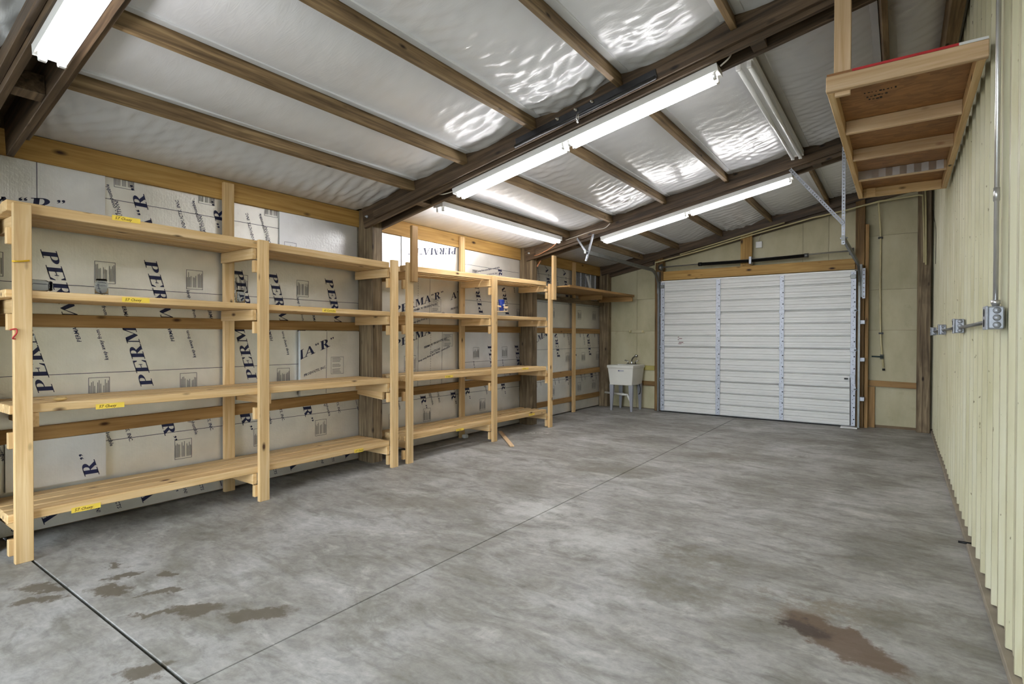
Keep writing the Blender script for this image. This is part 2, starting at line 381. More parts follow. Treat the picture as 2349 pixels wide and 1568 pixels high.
GL = {'P': (.84, _stem+_bowl),
      'R': (.98, _stem+_bowl+[[(.38, .50), (.60, .50), (.88, .07), (.64, .07)], rc(.62, 0, 1.0, .07)]),
      'E': (.90, _stem+[rc(.30, .94, .84, 1), [(.84, 1), (.84, .70), (.79, .70), (.70, .95)], rc(.30, .48, .58, .53), rc(.56, .37, .60, .64), rc(.30, 0, .84, .06), [(.84, 0), (.88, .32), (.83, .32), (.70, .05)]]),
      'M': (1.24, [rc(.10, 0, .17, 1), rc(0, 0, .30, .055), rc(0, .945, .34, 1), rc(.88, 0, 1.12, 1), rc(.76, 0, 1.24, .055), rc(.9, .945, 1.24, 1), [(.12, 1), (.38, 1), (.66, .22), (.54, 0)], [(.54, 0), (.60, .08), (.96, 1), (.88, 1)]]),
      'A': (1.02, [[(.04, 0), (.12, 0), (.54, .92), (.48, 1)], [(.42, 1), (.58, 1), (.96, 0), (.70, 0)], rc(.22, .30, .74, .36), rc(-.06, 0, .26, .055), rc(.60, 0, 1.04, .055)]),
      '“': (.44, quote(.10, True)+quote(.30, True)), '”': (.44, quote(.12, False)+quote(.32, False)), ' ': (.4, [])}
STR = 1.40
class Print:
    """flat print on a vertical sheet at x = X; u = +Y, v = +Z"""
    def __init__(s, X, rect): s.X = X; s.r = rect; s.bm = bmesh.new()
    def ok(s, u, v, m=0.0): a, b, c, d = s.r; return a+m <= u <= b-m and c+m <= v <= d-m
    def poly(s, pts, mi=0, clip=True):
        a, b, c, d = s.r
        if clip:
            cu = sum(p[0] for p in pts)/len(pts); cv = sum(p[1] for p in pts)/len(pts)
            if not s.ok(cu, cv): return
            pts = [(min(max(p[0], a), b), min(max(p[1], c), d)) for p in pts]
        try: f = s.bm.faces.new([s.bm.verts.new((s.X, p[0], p[1])) for p in pts]); f.material_index = mi
        except ValueError: pass
    def big(s, txt, u, v, ang, cap, slant=0.28):
        ca, sa = math.cos(math.radians(ang)), math.sin(math.radians(ang)); x = 0.0
        for ch in txt:
            w, polys = GL[ch]
            for pg in polys:
                s.poly([(u+((x+px*STR+slant*py)*ca-py*sa)*cap, v+((x+px*STR+slant*py)*sa+py*ca)*cap) for px, py in pg])
            x += (w+0.06)*STR
    def small(s, txt, u, v, ang, h, mi=0):
        ca, sa = math.cos(math.radians(ang)), math.sin(math.radians(ang))
        for pg in small_text(txt):
            s.poly([(u+(px*ca-py*sa)*h, v+(px*sa+py*ca)*h) for px, py in pg], mi)
    def line(s, u0, v0, u1, v1, w=0.004, dash=0):
        L = math.hypot(u1-u0, v1-v0); n = max(1, int(L/dash)) if dash else max(1, int(L/0.3)); du, dv = (u1-u0)/L, (v1-v0)/L
        for k in range(n):
            t0 = k*L/n; t1 = t0+(L/n)*(0.62 if dash else 1.0)
            s.poly([(u0+du*t0-dv*w/2, v0+dv*t0+du*w/2), (u0+du*t1-dv*w/2, v0+dv*t1+du*w/2), (u0+du*t1+dv*w/2, v0+dv*t1-du*w/2), (u0+du*t0+dv*w/2, v0+dv*t0-du*w/2)])
    def notice(s, u, v, w, h, vert=True):
        t = .003
        for r in ((u, v, u+w, v+t), (u, v+h-t, u+w, v+h), (u, v, u+t, v+h), (u+w-t, v, u+w, v+h)): s.poly(rc(*r), 0)
        n = 13; rnd = random.Random(int(u*100))
        for k in range(n):
            if k in (4, 8): continue
            q = (k+1.0)/(n+1); e = rnd.uniform(.6, .9)
            if vert: s.poly(rc(u+w*q-.0022, v+h*.1, u+w*q+.0022, v+h*e), 1)
            else: s.poly(rc(u+w*.1, v+h*q-.0022, u+w*e, v+h*q+.0022), 1)
    def done(s, parent, name='printed_lettering'):
        if not s.bm.faces: s.bm.free(); return
        me = bpy.data.meshes.new(name); s.bm.to_mesh(me); s.bm.free(); me.materials.append(M_ink); me.materials.append(M_grey)
        mesh_obj(name, me, None, parent)
_tx = {}
def small_text(txt):
    if txt not in _tx:
        cu = bpy.data.curves.new('t', 'FONT'); cu.body = txt; cu.size = 1.38; cu.resolution_u = 1; cu.shear = 0.22; cu.offset = 0.02
        o = bpy.data.objects.new('t', cu); COL.objects.link(o); bpy.context.view_layer.update()
        me = bpy.data.meshes.new_from_object(o.evaluated_get(bpy.context.evaluated_depsgraph_get()))
        _tx[txt] = [[(me.vertices[i].co.x, me.vertices[i].co.y) for i in p.vertices] for p in me.polygons]
        bpy.data.objects.remove(o); bpy.data.curves.remove(cu); bpy.data.meshes.remove(me)
    return _tx[txt]
XF = XL           # sheet face
def sheet(y0, y1, z0, z1, mat=None, X=XF, t=0.03, tilt=0.0, name='foam_sheet'):
    bm = bmesh.new()
    nu = max(2, int((y1-y0)/.25)); nv = max(2, int((z1-z0)/.25)); rnd = random.Random(int(y0*91+z0*17)); g = []
    for i in range(nu+1):
        row = []
        for j in range(nv+1):
            e = 0 if i in (0, nu) or j in (0, nv) else 1
            row.append(bm.verts.new((X+e*rnd.uniform(-.0015, .0015), y0+(y1-y0)*i/nu, z0+(z1-z0)*j/nv)))
        g.append(row)
    for i in range(nu):
        for j in range(nv): bm.faces.new((g[i][j], g[i+1][j], g[i+1][j+1], g[i][j+1]))
    ex = bmesh.ops.extrude_face_region(bm, geom=bm.faces[:]); 
    for v in [q for q in ex['geom'] if isinstance(q, bmesh.types.BMVert)]: v.co.x = X-t
    me = bm_mesh(bm, name); me.materials.append(mat or M_foam); me.materials.append(M_foamedge)
    for p in me.polygons:
        if abs(p.normal.x) < 0.5: p.material_index = 1
    o = mesh_obj(name, me, None, wl)
    return o, Print(X+0.0025, (y0+.003, y1-.003, z0+.003, z1-.003))
BIG = 'PERMA“R”'; S1 = 'PERMA “R” PRODUCTS, INC.'; S2 = 'CAUTION!'; S3 = 'keep away from open flame - combustible'
CAP = 0.088
def rotated(pr, us, v, ang, line_v, box_off, cut=None):
    """print running up (105) or down (-75) the sheet, repeated along it"""
    sg = 1 if ang > 0 else -1
    for u in us:
        pr.big(BIG, u, v, ang, CAP)
        pr.small(S1, u+sg*.16, v+sg*.36, ang, .027); pr.small(S2, u+sg*.27, v+sg*.55, ang, .027); pr.small(S3, u+sg*.33, v+sg*.22, ang, .027)
        pr.notice(u+(sg*.20 if sg > 0 else -.33), line_v+box_off, .135, .165)
    a, b, _, _ = pr.r
    pr.line(a, line_v, b, line_v, .004); pr.line(a, line_v+sg*.43, b, line_v+sg*.43, .004, .03)
def PX(x, y): p = atX(x, y, XF); return p.y, p.z
# column 1 (beside the first shelf) ---------------------------------
rows = [(0.02, 0.70), (0.72, 1.49), (1.50, 2.165), (2.17, 2.72)]
def column(y0, y1, ulow, uup, utop, ubot, skip=()):
    for k, (a, b) in enumerate(rows):
        if k in skip: continue
        o, pr = sheet(y0, y1, a, b)
        if k == 0:
            rotated(pr, ubot, 1.37, -75, .585, -.235)
            for u in ubot: pr.big('A', u+.02, .17, -75, CAP); pr.small('PRODUCTS', u-.17, .23, -75, .027); pr.small(S2, u-.30, .22, -75, .027); pr.small('open flame', u-.36, .24, -75, .027)
        if k == 1: rotated(pr, ulow, 0.985, 105, 1.11, -.20)
        if k == 2: rotated(pr, uup, 2.0, -75, 1.76, .03)
        if k == 3: rotated(pr, utop, 1.72, 105, 2.44, .10)
        pr.done(o)
ul = [PX(125, 880)[0], PX(352, 868)[0]]; d = ul[1]-ul[0]
column(-0.6, 0.76, [ul[0]-2*d, ul[0]-d], [ul[0]-2*d, ul[0]-d-.1], [ul[0]-d], [ul[0]-d-.1])
uu = [PX(92, 600)[0], PX(330, 620)[0]]; ut = PX(412, 490)[0]
column(0.88, 2.46, ul, uu+[uu[1]+(uu[1]-uu[0])], [ut-.05, ut-.05+.62, ut-.05-.62], [PX(373, 985)[0]-.2, PX(373, 985)[0]-.82, PX(373, 985)[0]+.42])
o2 = PX(725, 840)[0]
column(2.51, 3.96, [o2-2*d, o2-d, o2], [PX(745, 660)[0]-d, PX(745, 660)[0], PX(545, 660)[0]-.05], [PX(583, 500)[0]-.1], [PX(697, 960)[0]-.2, PX(818, 950)[0]-.2, PX(553, 990)[0]-.2])
# column 3 : sheets hung upright, print slants up to the right
for k, (a, b) in enumerate(rows[:3]):
    o, pr = sheet(4.08, 5.65, a, b if k < 2 else 2.165)
    if k == 0: rotated(pr, [PX(968, 930)[0]-.22, PX(1037, 925)[0]-.22], 1.33, -75, .60, -.30)
    else:
        u0, v0 = PX(924, 716 if k == 2 else 793); pr.big(BIG, u0-.13, v0-.03, 17, CAP)
        if k == 2:
            pr.big('A“R”', *PX(1034, 688), 17, CAP); pr.small(S1, *PX(949, 714), 14, .026); pr.small('PRODUCTS, INC.', *PX(1034, 711), 14, .026); pr.small(S3, *PX(945, 742), 14, .026)
            (ua, va), (ub, vb) = PX(989, 714), PX(1011, 686); pr.notice(ua, va, ub-ua, vb-va, False)
            cols = ((958, .03), (985, 0))
        else:
            pr.small(S1, *PX(973, 799), 16, .026); pr.small(S2, *PX(986, 812), 16, .030); pr.small(S3, *PX(960, 830), 17, .026)
            (ua, va), (ub, vb) = PX(1017, 794), PX(1038, 766); pr.notice(ua, va, ub-ua, vb-va, False)
            (ua, va), (ub, vb) = PX(927, 850), PX(954, 815); pr.notice(ua, va, ub-ua, vb-va)
            cols = ((958, 0), (987, .03), (1013, 0))
        for px, ds in cols: u = PX(px, 740)[0]; pr.line(u, a, u+.01, b, .004, ds)
    pr.done(o)
o, pr = sheet(4.08, 4.62, 2.17, 2.72, M_foamw)
pr.line(4.3, 2.17, 4.3, 2.5, .004, .02); pr.done(o)
o, pr = sheet(4.60, 5.65, 2.17, 2.72, X=XF+.012); pr.big(BIG, 5.60, 2.60, 188, CAP); pr.line(4.95, 2.17, 4.95, 2.6, .004); pr.line(5.2, 2.17, 5.2, 2.6, .004, .03); pr.done(o)
# column 4
for k, (a, b) in enumerate(rows):
    o, pr = sheet(5.69, 7.13, a, b, M_foamw if k == 1 else None)
    if k == 0: rotated(pr, [PX(1150, 900)[0]-.2, 5.6], 1.37, -75, .60, -.28)
    if k == 1: rotated(pr, [PX(1118, 800)[0], PX(1180, 800)[0]], 1.26, -75, 1.03, .04)
    if k == 2: rotated(pr, [PX(1108, 705)[0], PX(1168, 705)[0]], 1.72, 105, 1.90, -.24)
    if k == 3:
        pr.big('RMA', 6.55, 2.42, -75, CAP); pr.line(5.75, 2.40, 7.1, 2.40, .004); pr.small(S3, 6.0, 2.30, 12, .026); pr.small(S1, 6.1, 2.24, 12, .026); pr.notice(5.95, 2.24, .13, .1, False)
    pr.done(o)
# columns 5 and 6
for (y0, y1, cu) in ((7.25, 8.80, (1277, 1235)), (8.83, 9.95, (1367, 1322))):
    for k, (a, b) in enumerate(rows):
        if k == 3 and y0 > 8.5: continue
        o, pr = sheet(y0, y1, a, b)
        if k == 0: rotated(pr, [y0+.55, y0+1.15], 1.37, -75, .62, -.26)
        if k == 1: rotated(pr, [y0+.78, y0+.18] if y0 > 8 else [y0+1.15], 1.02, 105, 1.17, -.24)
        if k == 1 and y0 < 8: pr.big(BIG, 7.30, 1.17, 20, CAP*1.1); pr.notice(7.33, 1.30, .18, .12, False)
        if k == 2: rotated(pr, [y0+.55, y0+1.15], 2.85, -75, 1.98, -.26)
        if k == 3: rotated(pr, [y0+.5, y0+1.1], 3.1, -75, 2.45, -.26)
        pr.done(o)
# bare ribbed siding showing above the far wall shelf
prof = []
y = 8.86
while y < 9.93: prof += [(-4.985, y), (-4.985, y+.15), (-4.97, y+.165), (-4.97, y+.185), (-4.985, y+.20)]; y += .20
prof = [p for p in prof if p[1] <= 9.93]
extrude_profile('siding_sheet', prof+[(-5.0, prof[-1][1]), (-5.0, 8.86)], 2.17, 2.72, 'Z', M_galv, wl)
# loose pieces of foam tucked over the sheets
a, b = atX(72, 1000, -4.915), atX(243, 985, -4.915)
o, pr = sheet(0.99, b.y, 0.325, 0.655, M_foamw, X=-4.917, t=0.03, name='foam_offcut')
pr.big('R”', PX(232, 1110)[0]-.02, .345, 105, CAP); pr.done(o)
o, pr = sheet(3.20, 3.93, 0.79, 1.445, None, X=-4.90, t=0.032, name='foam_offcut')
pr.big('MA“R”', 3.10, 1.12, 20, CAP); pr.small('PRODUCTS, INC.', 3.24, .98, 17, .026); pr.small(S2, 3.22, .87, 17, .028); pr.small('combustible', 3.45, .87, 17, .028); pr.notice(3.56, .99, .16, .18, False); pr.line(3.50, .79, 3.51, 1.44, .004); pr.done(o)
o, pr = sheet(0.90, PX(240, 440)[0], 2.16, 2.72, M_foamw, X=-4.938, t=0.012, name='foam_offcut'); pr.big('A“R”', PX(75, 478)[0]-.235, PX(75, 492)[1]-.02, 9, CAP*1.1); pr.line(1.17, 2.16, 1.17, 2.72, .004); pr.done(o)
o, pr = sheet(3.00, 3.93, 2.17, 2.70, M_foamw, X=-4.935, t=0.014, name='foam_offcut'); pr.notice(3.05, 2.14, .13, .18); pr.notice(3.66, 2.10, .12, .16); pr.done(o)

# ---- right wall : ribbed steel panels
wr = tag(empty('wall_right', (XR, 4, 0)), 'cream yellow ribbed steel wall with screw rows and conduit', 'wall', kind='structure')
RIB = 0.2286
def ribs(y0, n):
    p = []
    for k in range(n):
        y = y0+k*RIB
        p += [(XR, y), (XR, y+.052), (XR-.0025, y+.056), (XR-.0025, y+.075), (XR, y+.079), (XR, y+.128), (XR-.0025, y+.132), (XR-.0025, y+.151), (XR, y+.155), (XR, y+.186), (XR-.020, y+.198), (XR-.020, y+.2166)]
    p.append((XR-.001, y0+n*RIB)); return p
y0 = 4.10-8*4*RIB
k = 0
while y0 < YE:
    n = 4; pr_ = ribs(y0, n); pr_ = [q for q in pr_ if q[1] < YE+.06]
    pr_[-1] = (pr_[-1][0], pr_[-1][1]-.005)
    extrude_profile('wall_panel', pr_+[(XR+.03, pr_[-1][1]), (XR+.03, y0)], 0.045+0.006*(k % 3), 3.95, 'Z', M_panel, wr); y0 += n*RIB; k += 1
box('backing', XR+.031, XR+.06, YB, YE+.1, 0, 4.0, M_sheath, wr)
me_s = None
def screw(y, z):
    global me_s
    if me_s is None:
        bm = bmesh.new(); bmesh.ops.create_cone(bm, cap_ends=True, segments=6, radius1=.006, radius2=.004, depth=.008); me_s = bm_mesh(bm, 'screw'); me_s.materials.append(M_jamb)
    mesh_obj('screw', me_s, None, wr, Matrix.Translation((XR-.005, y, z)) @ Matrix.Rotation(-math.pi/2, 4, 'Y'))
for i in range(36):
    y = 4.10+(i-9)*RIB-.015
    for z in (1.43, 0.62, 2.33, 3.1):
        if y > 1.2 and y < 9.95: screw(y, z+(.004 if i % 2 else -.003))
board('sill_board', (XR+.006, YB, .020), (XR+.006, YE, .020), .085, .040, plain('dusty_sill', (150, 140, 124), .8, 0, .2, 6), wr, wdir=(1, 0, 0))
# dark flashing gap above the panels, under the last purlin
# ---- end wall
we = tag(empty('wall_end', (-2, YE, 0)), 'cream boarded end wall around the overhead door', 'wall', kind='structure')
box('outer_boarding', -5.1, XR+.3, YE+.02, YE+.06, -0.01, 4.0, M_sheath, we)
g = .002
def wpanel(x0, x1, z0, z1, sl=True):
    bm = bmesh.new(); vs = bm_box(bm, x0+g, x1-g, YE, YE+.018, z0+g, z1-g)
    if sl:
        for v in bm.verts:
            if v.co.z > z1-.05: v.co.z = ZP(v.co.x)+.16
    mesh_obj('wall_panel', bm_mesh(bm, 'wall_panel'), M_cream, we)
for x0, x1 in ((-4.96, -4.20), (-4.20, -3.62)):
    wpanel(x0, x1, .01, 1.50, False); wpanel(x0, x1, 1.50, 2.12, False); wpanel(x0, x1, 2.12, 2.8)
for x0, x1 in ((-3.62, -2.14), (-2.14, -1.32), (-1.32, -0.95), (-.95, -.55)): wpanel(x0, x1, 2.3, 3.0)
for x0, x1 in ((-.55, .40),):
    wpanel(x0, x1, .04, .66, False); wpanel(x0, x1, .66, 1.50, False); wpanel(x0, x1, 1.50, 2.12, False); wpanel(x0, x1, 2.12, 2.95, False); wpanel(x0, x1, 2.95, 3.3)
YD = 9.85
for x0, x1, m in ((-3.775, -3.625, M_jamb), (-.575, -.455, M_jamb)):
    board('jamb_post', ((x0+x1)/2, 9.98, 0), ((x0+x1)/2, 9.98, ZP((x0+x1)/2)-.02), x1-x0, .14, m, we, wdir=(1, 0, 0), bev=.004)
board('corner_post', (.275, 9.97, 0), (.275, 9.97, 3.55), .16, .15, M_post, we, wdir=(1, 0, 0), bev=.006)
board('door_header', (-3.62, 9.94, 2.525), (-.58, 9.94, 2.525), .165, .04, M_treated, we)
board('spring_backing', (-2.165, 9.95, 2.61), (-2.165, 9.95, ZP(-2.165)-.02), .185, .04, M_treated, we, wdir=(1, 0, 0))
board('trim_board', (-.425, 9.97, 0), (-.425, 9.97, 3.12), .045, .09, M_girt, we, wdir=(1, 0, 0))
board('rail_board', (-.41, 10.05, .685), (.31, 10.05, .665), .09, .038, M_girt, we)
board('rail_leg', (-.36, 10.055, 0), (-.36, 10.055, .63), .09, .03, M_girt, we, wdir=(1, 0, 0))
p = atY(1478, 843, 10.04); q = atY(1501, 844, 10.04)
board('blocking', (-4.35, 10.06, p.z), (q.x, 10.06, q.z), .09, .038, plain('green_treated', (168, 156, 86), .6), we)
p = atY(1476, 878, 10.04); q = atY(1506, 880, 10.04)
board('blocking', (-4.3, 10.06, p.z), (-3.78, 10.06, q.z), .09, .038, M_jamb, we)
board('edge_strip', (-3.80, 10.05, 0), (-3.80, 10.05, 1.9), .03, .03, M_girt, we, wdir=(1, 0, 0))
# ---- rear wall with its big door standing open to daylight, behind the camera
wb = tag(empty('wall_back', (-2, YB, 0)), 'rear wall of cream boards with an open doorway', 'wall', kind='structure')
for x0, x1, z0, z1 in ((-5.0, -4.3, 0, 3.0), (-.25, .45, 0, 4.0), (-4.3, -.25, 2.9, 4.0)):
    box('wall_panel', x0, x1, YB-.05, YB, z0, z1, M_cream, wb)

# ---- roof
ce = tag(empty('ceiling', (-2, 4, ZP(-2))), 'sloping roof of dark rafters, purlins and white vinyl insulation', 'ceiling', kind='structure')
bm = bmesh.new(); vs = [bm.verts.new((x, y, ZP(x)+.24)) for x, y in ((-5.2, -4.2), (.9, -4.2), (.9, 11.2), (-5.2, 11.2))]
vs2 = [bm.verts.new(v.co+Vector((0, 0, .05))) for v in vs]
bm.faces.new(vs); bm.faces.new(vs2)
for i in range(4): bm.faces.new((vs[i], vs[(i+1) % 4], vs2[(i+1) % 4], vs2[i]))
mesh_obj('roof_deck', bm_mesh(bm, 'roof_deck'), M_sheath, ce)
RAFT = [0.91, 4.02, 7.19]
def rpt(x, y, dz): return Vector((x, y, ZP(x)+dz))
rafts = []
for i, yc in enumerate(RAFT):
    r = empty('rafter', rpt(-2.2, yc, 0), ce); rafts.append(r)
    for s in (-1, 1):
        yb = yc+s*.089
        board('rafter_board', rpt(-4.82, yb, .01), rpt(XR-.03, yb, .01), .275, .038, M_rafter, r, wdir=ROOFUP)
        yl = yc+s*(.108+.019)
        board('ledger_strip', rpt(-4.60, yl, -.05), rpt(XR-.05, yl, -.05), .085, .036, M_rafter, r, wdir=ROOFUP)
    for x in (-4.05, -2.9, -1.9, -.86): board('spacer_block', rpt(x, yc, -.06), rpt(x+.09, yc, -.06), .12, .138, M_rafter, r, wdir=ROOFUP)
    lathe('bolt', [(.016, 0), (.016, .012), (.008, .014), (.008, .03)], M_galv, r, None, 8, Matrix.Translation(rpt(-4.74, yc-.108, -.02)) @ Matrix.Rotation(math.pi/2, 4, 'X'))
r = empty('rafter', rpt(-2.2, 10.0, 0), ce)
board('rafter_board', rpt(-4.9, 10.03, .01), rpt(XR-.03, 10.03, .01), .275, .09, M_rafter, r, wdir=ROOFUP)
board('rafter_board', rpt(-4.9, 9.92, .03), rpt(XR-.03, 9.92, .03), .20, .038, M_rafter, r, wdir=ROOFUP)
PUR = [-4.03, -3.34, -2.57, -1.78, -0.95, -0.12, 0.30]
YBAY = [(-3.1, .80), (1.04, 3.91), (4.13, 7.08), (7.30, 9.90)]
for (a, b) in YBAY:
    for x in PUR:
        board('purlin', (x, a, ZP(x)+.07), (x, b, ZP(x)+.07), .14, .04 if x < .2 else .09, M_purlin, ce, wdir=ROOFUP)
    for i, x in enumerate(PUR[:-1]):
        for sd in ((1,) if i < 4 else (-1, 1)):
            xx = x+sd*.055
            board('insulation_tab', (xx, a+.01, ZP(xx)+.098), (xx, b-.03, ZP(xx)+.098), .055, .02, M_vinylstrip, ce, wdir=(1, 0, 0), bev=.002)
def blanket(x0, x1, y0, y1, seed):
    rnd = np.random.RandomState(seed); nx, ny = 40, max(20, int((y1-y0)/.022))
    u = np.linspace(0, 1, nx+1)[:, None]; v = np.linspace(0, 1, ny+1)[None, :]
    X = x0+(x1-x0)*u+0*v; Y = y0+(y1-y0)*v+0*u
    edge = 4*u*(1-u); zz = -0.045*edge**.8*(1+.25*np.sin(2.2*v*math.pi+seed))
    h = np.zeros_like(X)
    ends = np.exp(-((1-v)/.22)**2)*1.5+np.exp(-(v/.15)**2)*.7+.35
    for k in range(18):
        ang = math.radians(rnd.uniform(55, 88)*(1 if rnd.rand() < .75 else -1)); lam = rnd.uniform(.05, .17)
        cx, cy = rnd.uniform(0, 1), rnd.uniform(0, 1); sg = rnd.uniform(.15, .4)
        wob = .05*np.sin(X*rnd.uniform(4, 9)+rnd.uniform(0, 6))+.03*np.sin(Y*rnd.uniform(3, 9)+rnd.uniform(0, 6))
        ph = ((X*math.cos(ang)+Y*math.sin(ang))+wob)*2*math.pi/lam
        msk = np.exp(-((u-cx)**2+(v-cy)**2)/(2*sg*sg))
        h += (np.abs(np.sin(ph/2+rnd.uniform(0, 6)))-.6)*lam*.06*msk
    zz = zz+h*edge**.5*ends*(1.7, .5, 1.25)[int(rnd.randint(0, 3))]
    Z = ZP(1.0)-SL*1.0+SL*X+.115+zz
    vs = np.stack([X, Y, Z], -1).reshape(-1, 3); c = np.array([(x0+x1)/2, (y0+y1)/2, ZP((x0+x1)/2)+.1]); vs = vs-c
    idx = np.arange((nx+1)*(ny+1)).reshape(nx+1, ny+1)
    fs = np.stack([idx[:-1, :-1], idx[:-1, 1:], idx[1:, 1:], idx[1:, :-1]], -1).reshape(-1, 4)
    me = bpy.data.meshes.new('insulation_blanket'); me.from_pydata(vs.tolist(), [], fs.tolist())
    for p in me.polygons: p.use_smooth = True
    mesh_obj('insulation_blanket', me, M_vinyl, ce, Matrix.Translation(Vector(c)))
edges = [XL+.012]+PUR[:-1]+[PUR[-1]-.03]
for j, (a, b) in enumerate(YBAY):
    for i, (x0, x1) in enumerate(zip(edges, edges[1:])):
        blanket(x0, x1, a, b+(.13 if j == 3 else 0), 10*j+i)
board('eave_flashing', (XR-.03, 1.2, 3.93), (XR-.03, 9.9, 3.93), .3, .02, M_steel, wr)
# ================================================================== light fixtures
def fixture(name, label, p0, p1, halves, lit, up, side, hook=0.0):
    """twin-tube strip light from p0 to p1 (centre of its top), hanging against what it is screwed to"""
    p0, p1 = Vector(p0), Vector(p1); ax = (p1-p0).normalized(); up = (up-ax*up.dot(ax)).normalized(); sd = up.cross(ax)
    L = (p1-p0).length; f = tag(empty(name, (p0+p1)/2), label, 'light', 'fluorescent strip lights')
    M = Matrix(((ax.x, sd.x, up.x, p0.x), (ax.y, sd.y, up.y, p0.y), (ax.z, sd.z, up.z, p0.z), (0, 0, 0, 1)))
    def loc(fn, nm, mat, smooth=False):
        bm = bmesh.new(); fn(bm); return mesh_obj(nm, bm_mesh(bm, nm, smooth), mat, f, M)
    def hous(bm):
        pr = [(-.066, 0), (.066, 0), (.066, -.052), (.010, -.044), (-.010, -.044), (-.066, -.052)]
        A = [bm.verts.new((0, a, b)) for a, b in pr]; B = [bm.verts.new((L, a, b)) for a, b in pr]
        for i in range(6): bm.faces.new((A[i], A[(i+1) % 6], B[(i+1) % 6], B[i]))
        bm.faces.new(A); bm.faces.new(B)
    loc(hous, 'housing', M_white)
    hl = L/halves
    for h in range(halves):
        for s in (-1, 1):
            x0, x1 = h*hl+.034, (h+1)*hl-.034
            loc(lambda bm: bm_tube(bm, [(x0, s*.038, -.078), (x1, s*.038, -.078)], .0185, 10), 'tube', M_tube if lit else M_tubeoff, True)
            for xa, xb in ((x0-.012, x0+.012), (x1-.012, x1+.012)):
                hd = loc(lambda bm: bm_box(bm, xa, xb, s*.038-.017, s*.038+.017, -.098, -.044, .004), 'lampholder', M_white)
    for x in (-.004, L): loc(lambda bm: bm_box(bm, x, x+.004, -.067, .067, -.056, 0), 'end_cap', M_white)
    return f
def under(yc, x0, x1): return rpt(x0, yc, -.131), rpt(x1, yc, -.131)
a, b = under(4.02, -3.54, -1.07); fixture('strip_light', 'lit twin-tube strip light under the rafter carrying the dark steel bar', a, b, 2, True, ROOFUP, 0)
a, b = under(7.17, -3.52, -1.06); fixture('strip_light', 'lit twin-tube strip light under the rafter nearest the overhead door', a, b, 2, True, ROOFUP, 0)
a, b = under(0.88, -3.50, -1.03); fixture('strip_light', 'lit strip light under the doubled rafter above the shelf with handwritten tape labels', a, b, 2, True, ROOFUP, 0)
fixture('strip_light', 'lit strip light above the slatted shelf, running along the wall under a purlin', (-4.08, 4.33, 2.842), (-4.08, 6.86, 2.842), 1, True, Vector((0, 0, 1)), 0)
fixture('strip_light', 'unlit strip light with two dead tubes beside the hanging loft shelf', (-.955, 4.24, 3.462), (-.955, 6.80, 3.462), 1, False, Vector((0, 0, 1)), 0)
# ================================================================== storage shelves
def label_tape(par, px, py, txt, X, w=.16, h=.034, z=None):
    p = atX(px, py, X)
    if z is not None: p.z = z
    t = box('tape_label', X, X+.0012, p.y-w/2, p.y+w/2, p.z-h/2, p.z+h/2, M_tape, par)
    bm = bmesh.new(); k = h*.55
    for pg in small_text(txt):
        try: bm.faces.new([bm.verts.new((X+.0018, p.y-w*.40+a*k, p.z-h*.25+b*k)) for a, b in pg])
        except ValueError: pass
    mesh_obj('handwriting', bm_mesh(bm, 'handwriting'), M_pen, t)
XS = -4.353; XSB = XS-.038
def zl(lv, y, ya, yb): a, b = lv; return a+(b-a)*(y-ya)/(yb-ya)
def shelf_unit(label, posts, levels, ya, yb, nb, bw, bg, xb=-4.905, cut=None):
    u = tag(empty('storage_shelf', (-4.6, (posts[0]+posts[-1])/2, 0)), label, 'shelf', 'home-built lumber shelving along the foam wall')
    for y in posts: board('post', (XS-.019, y, 0), (XS-.019, y, 2.195), .088, .038, M_pine, u, wdir=(0, 1, 0))
    for li, (z0, z1, th) in enumerate(levels):
        x = XSB-.001
        for k in range(nb):
            xa = x-bw; yy0, yy1 = ya+random.uniform(-.012, .012), yb+random.uniform(-.012, .012)
            if cut: yy0, yy1 = cut(k, yy0, yy1)
            board('shelf_board', ((x+xa)/2, yy0, zl((z0, z1), yy0, ya, yb)-th/2), ((x+xa)/2, yy1, zl((z0, z1), yy1, ya, yb)-th/2), bw, th, M_pine, u, wdir=(1, 0, 0), bev=.004)
            x = xa-bg
        for pi, y in enumerate(posts):
            zb = zl((z0, z1), y, ya, yb)-th; s = 1 if (li == 2 and pi < 2) else -1
            yc = y+s*(.044+.020)
            if yc < ya: yc = y+.01
            board('bearer', (-4.915, yc, zb-.046), (XSB-.002, yc, zb-.046), .089, .038, M_pine, u)
            board('cleat', (XSB-.02, y-.052, zb-.10), (XSB-.02, y-.052, zb-.20), .036, .030, M_pine, u, wdir=(1, 0, 0)) if li != 2 or pi == 2 else board('cleat', (XSB-.02, y-.05, zb-.11), (XSB-.02, y-.05, zb-.21), .036, .03, M_pine, u, wdir=(1, 0, 0))
    return u
u1 = shelf_unit('pine storage shelf holding glass jars, its yellow tapes lettered in marker, gapless plank decks', [.963, 2.508, 3.965],
                [(2.213, 2.170, .066), (1.671, 1.652, .048), (.965, .948, .055), (.302, .288, .055)], .90, 3.925, 4, .116, .017,
                cut=lambda k, a, b: (a, min(b, 3.925)))
u2 = shelf_unit('pine storage shelf with open slatted decks, holding the blue cup on its middle post', [4.185, 5.715, 7.125],
                [(2.165, 2.226, .060), (1.658, 1.682, .045), (.955, .938, .060), (.305, .278, .058)], 4.14, 7.05, 4, .086, .050,
                cut=lambda k, a, b: (a if k < 2 else max(a, 4.16), b))
for y, z0, z1 in ((4.215, 1.985, 2.595), (7.165, 1.955, 2.63)):
    board('post_extension', (XS+.020, y, z0), (XS+.020, y, z1), .088, .038, M_pine if y > 5 else M_girt, u2, wdir=(0, 1, 0))
board('stub_arm', (-4.915, 3.93, .79), (-4.50, 3.93, .755), .085, .036, M_pine, u1)
XT = XSB
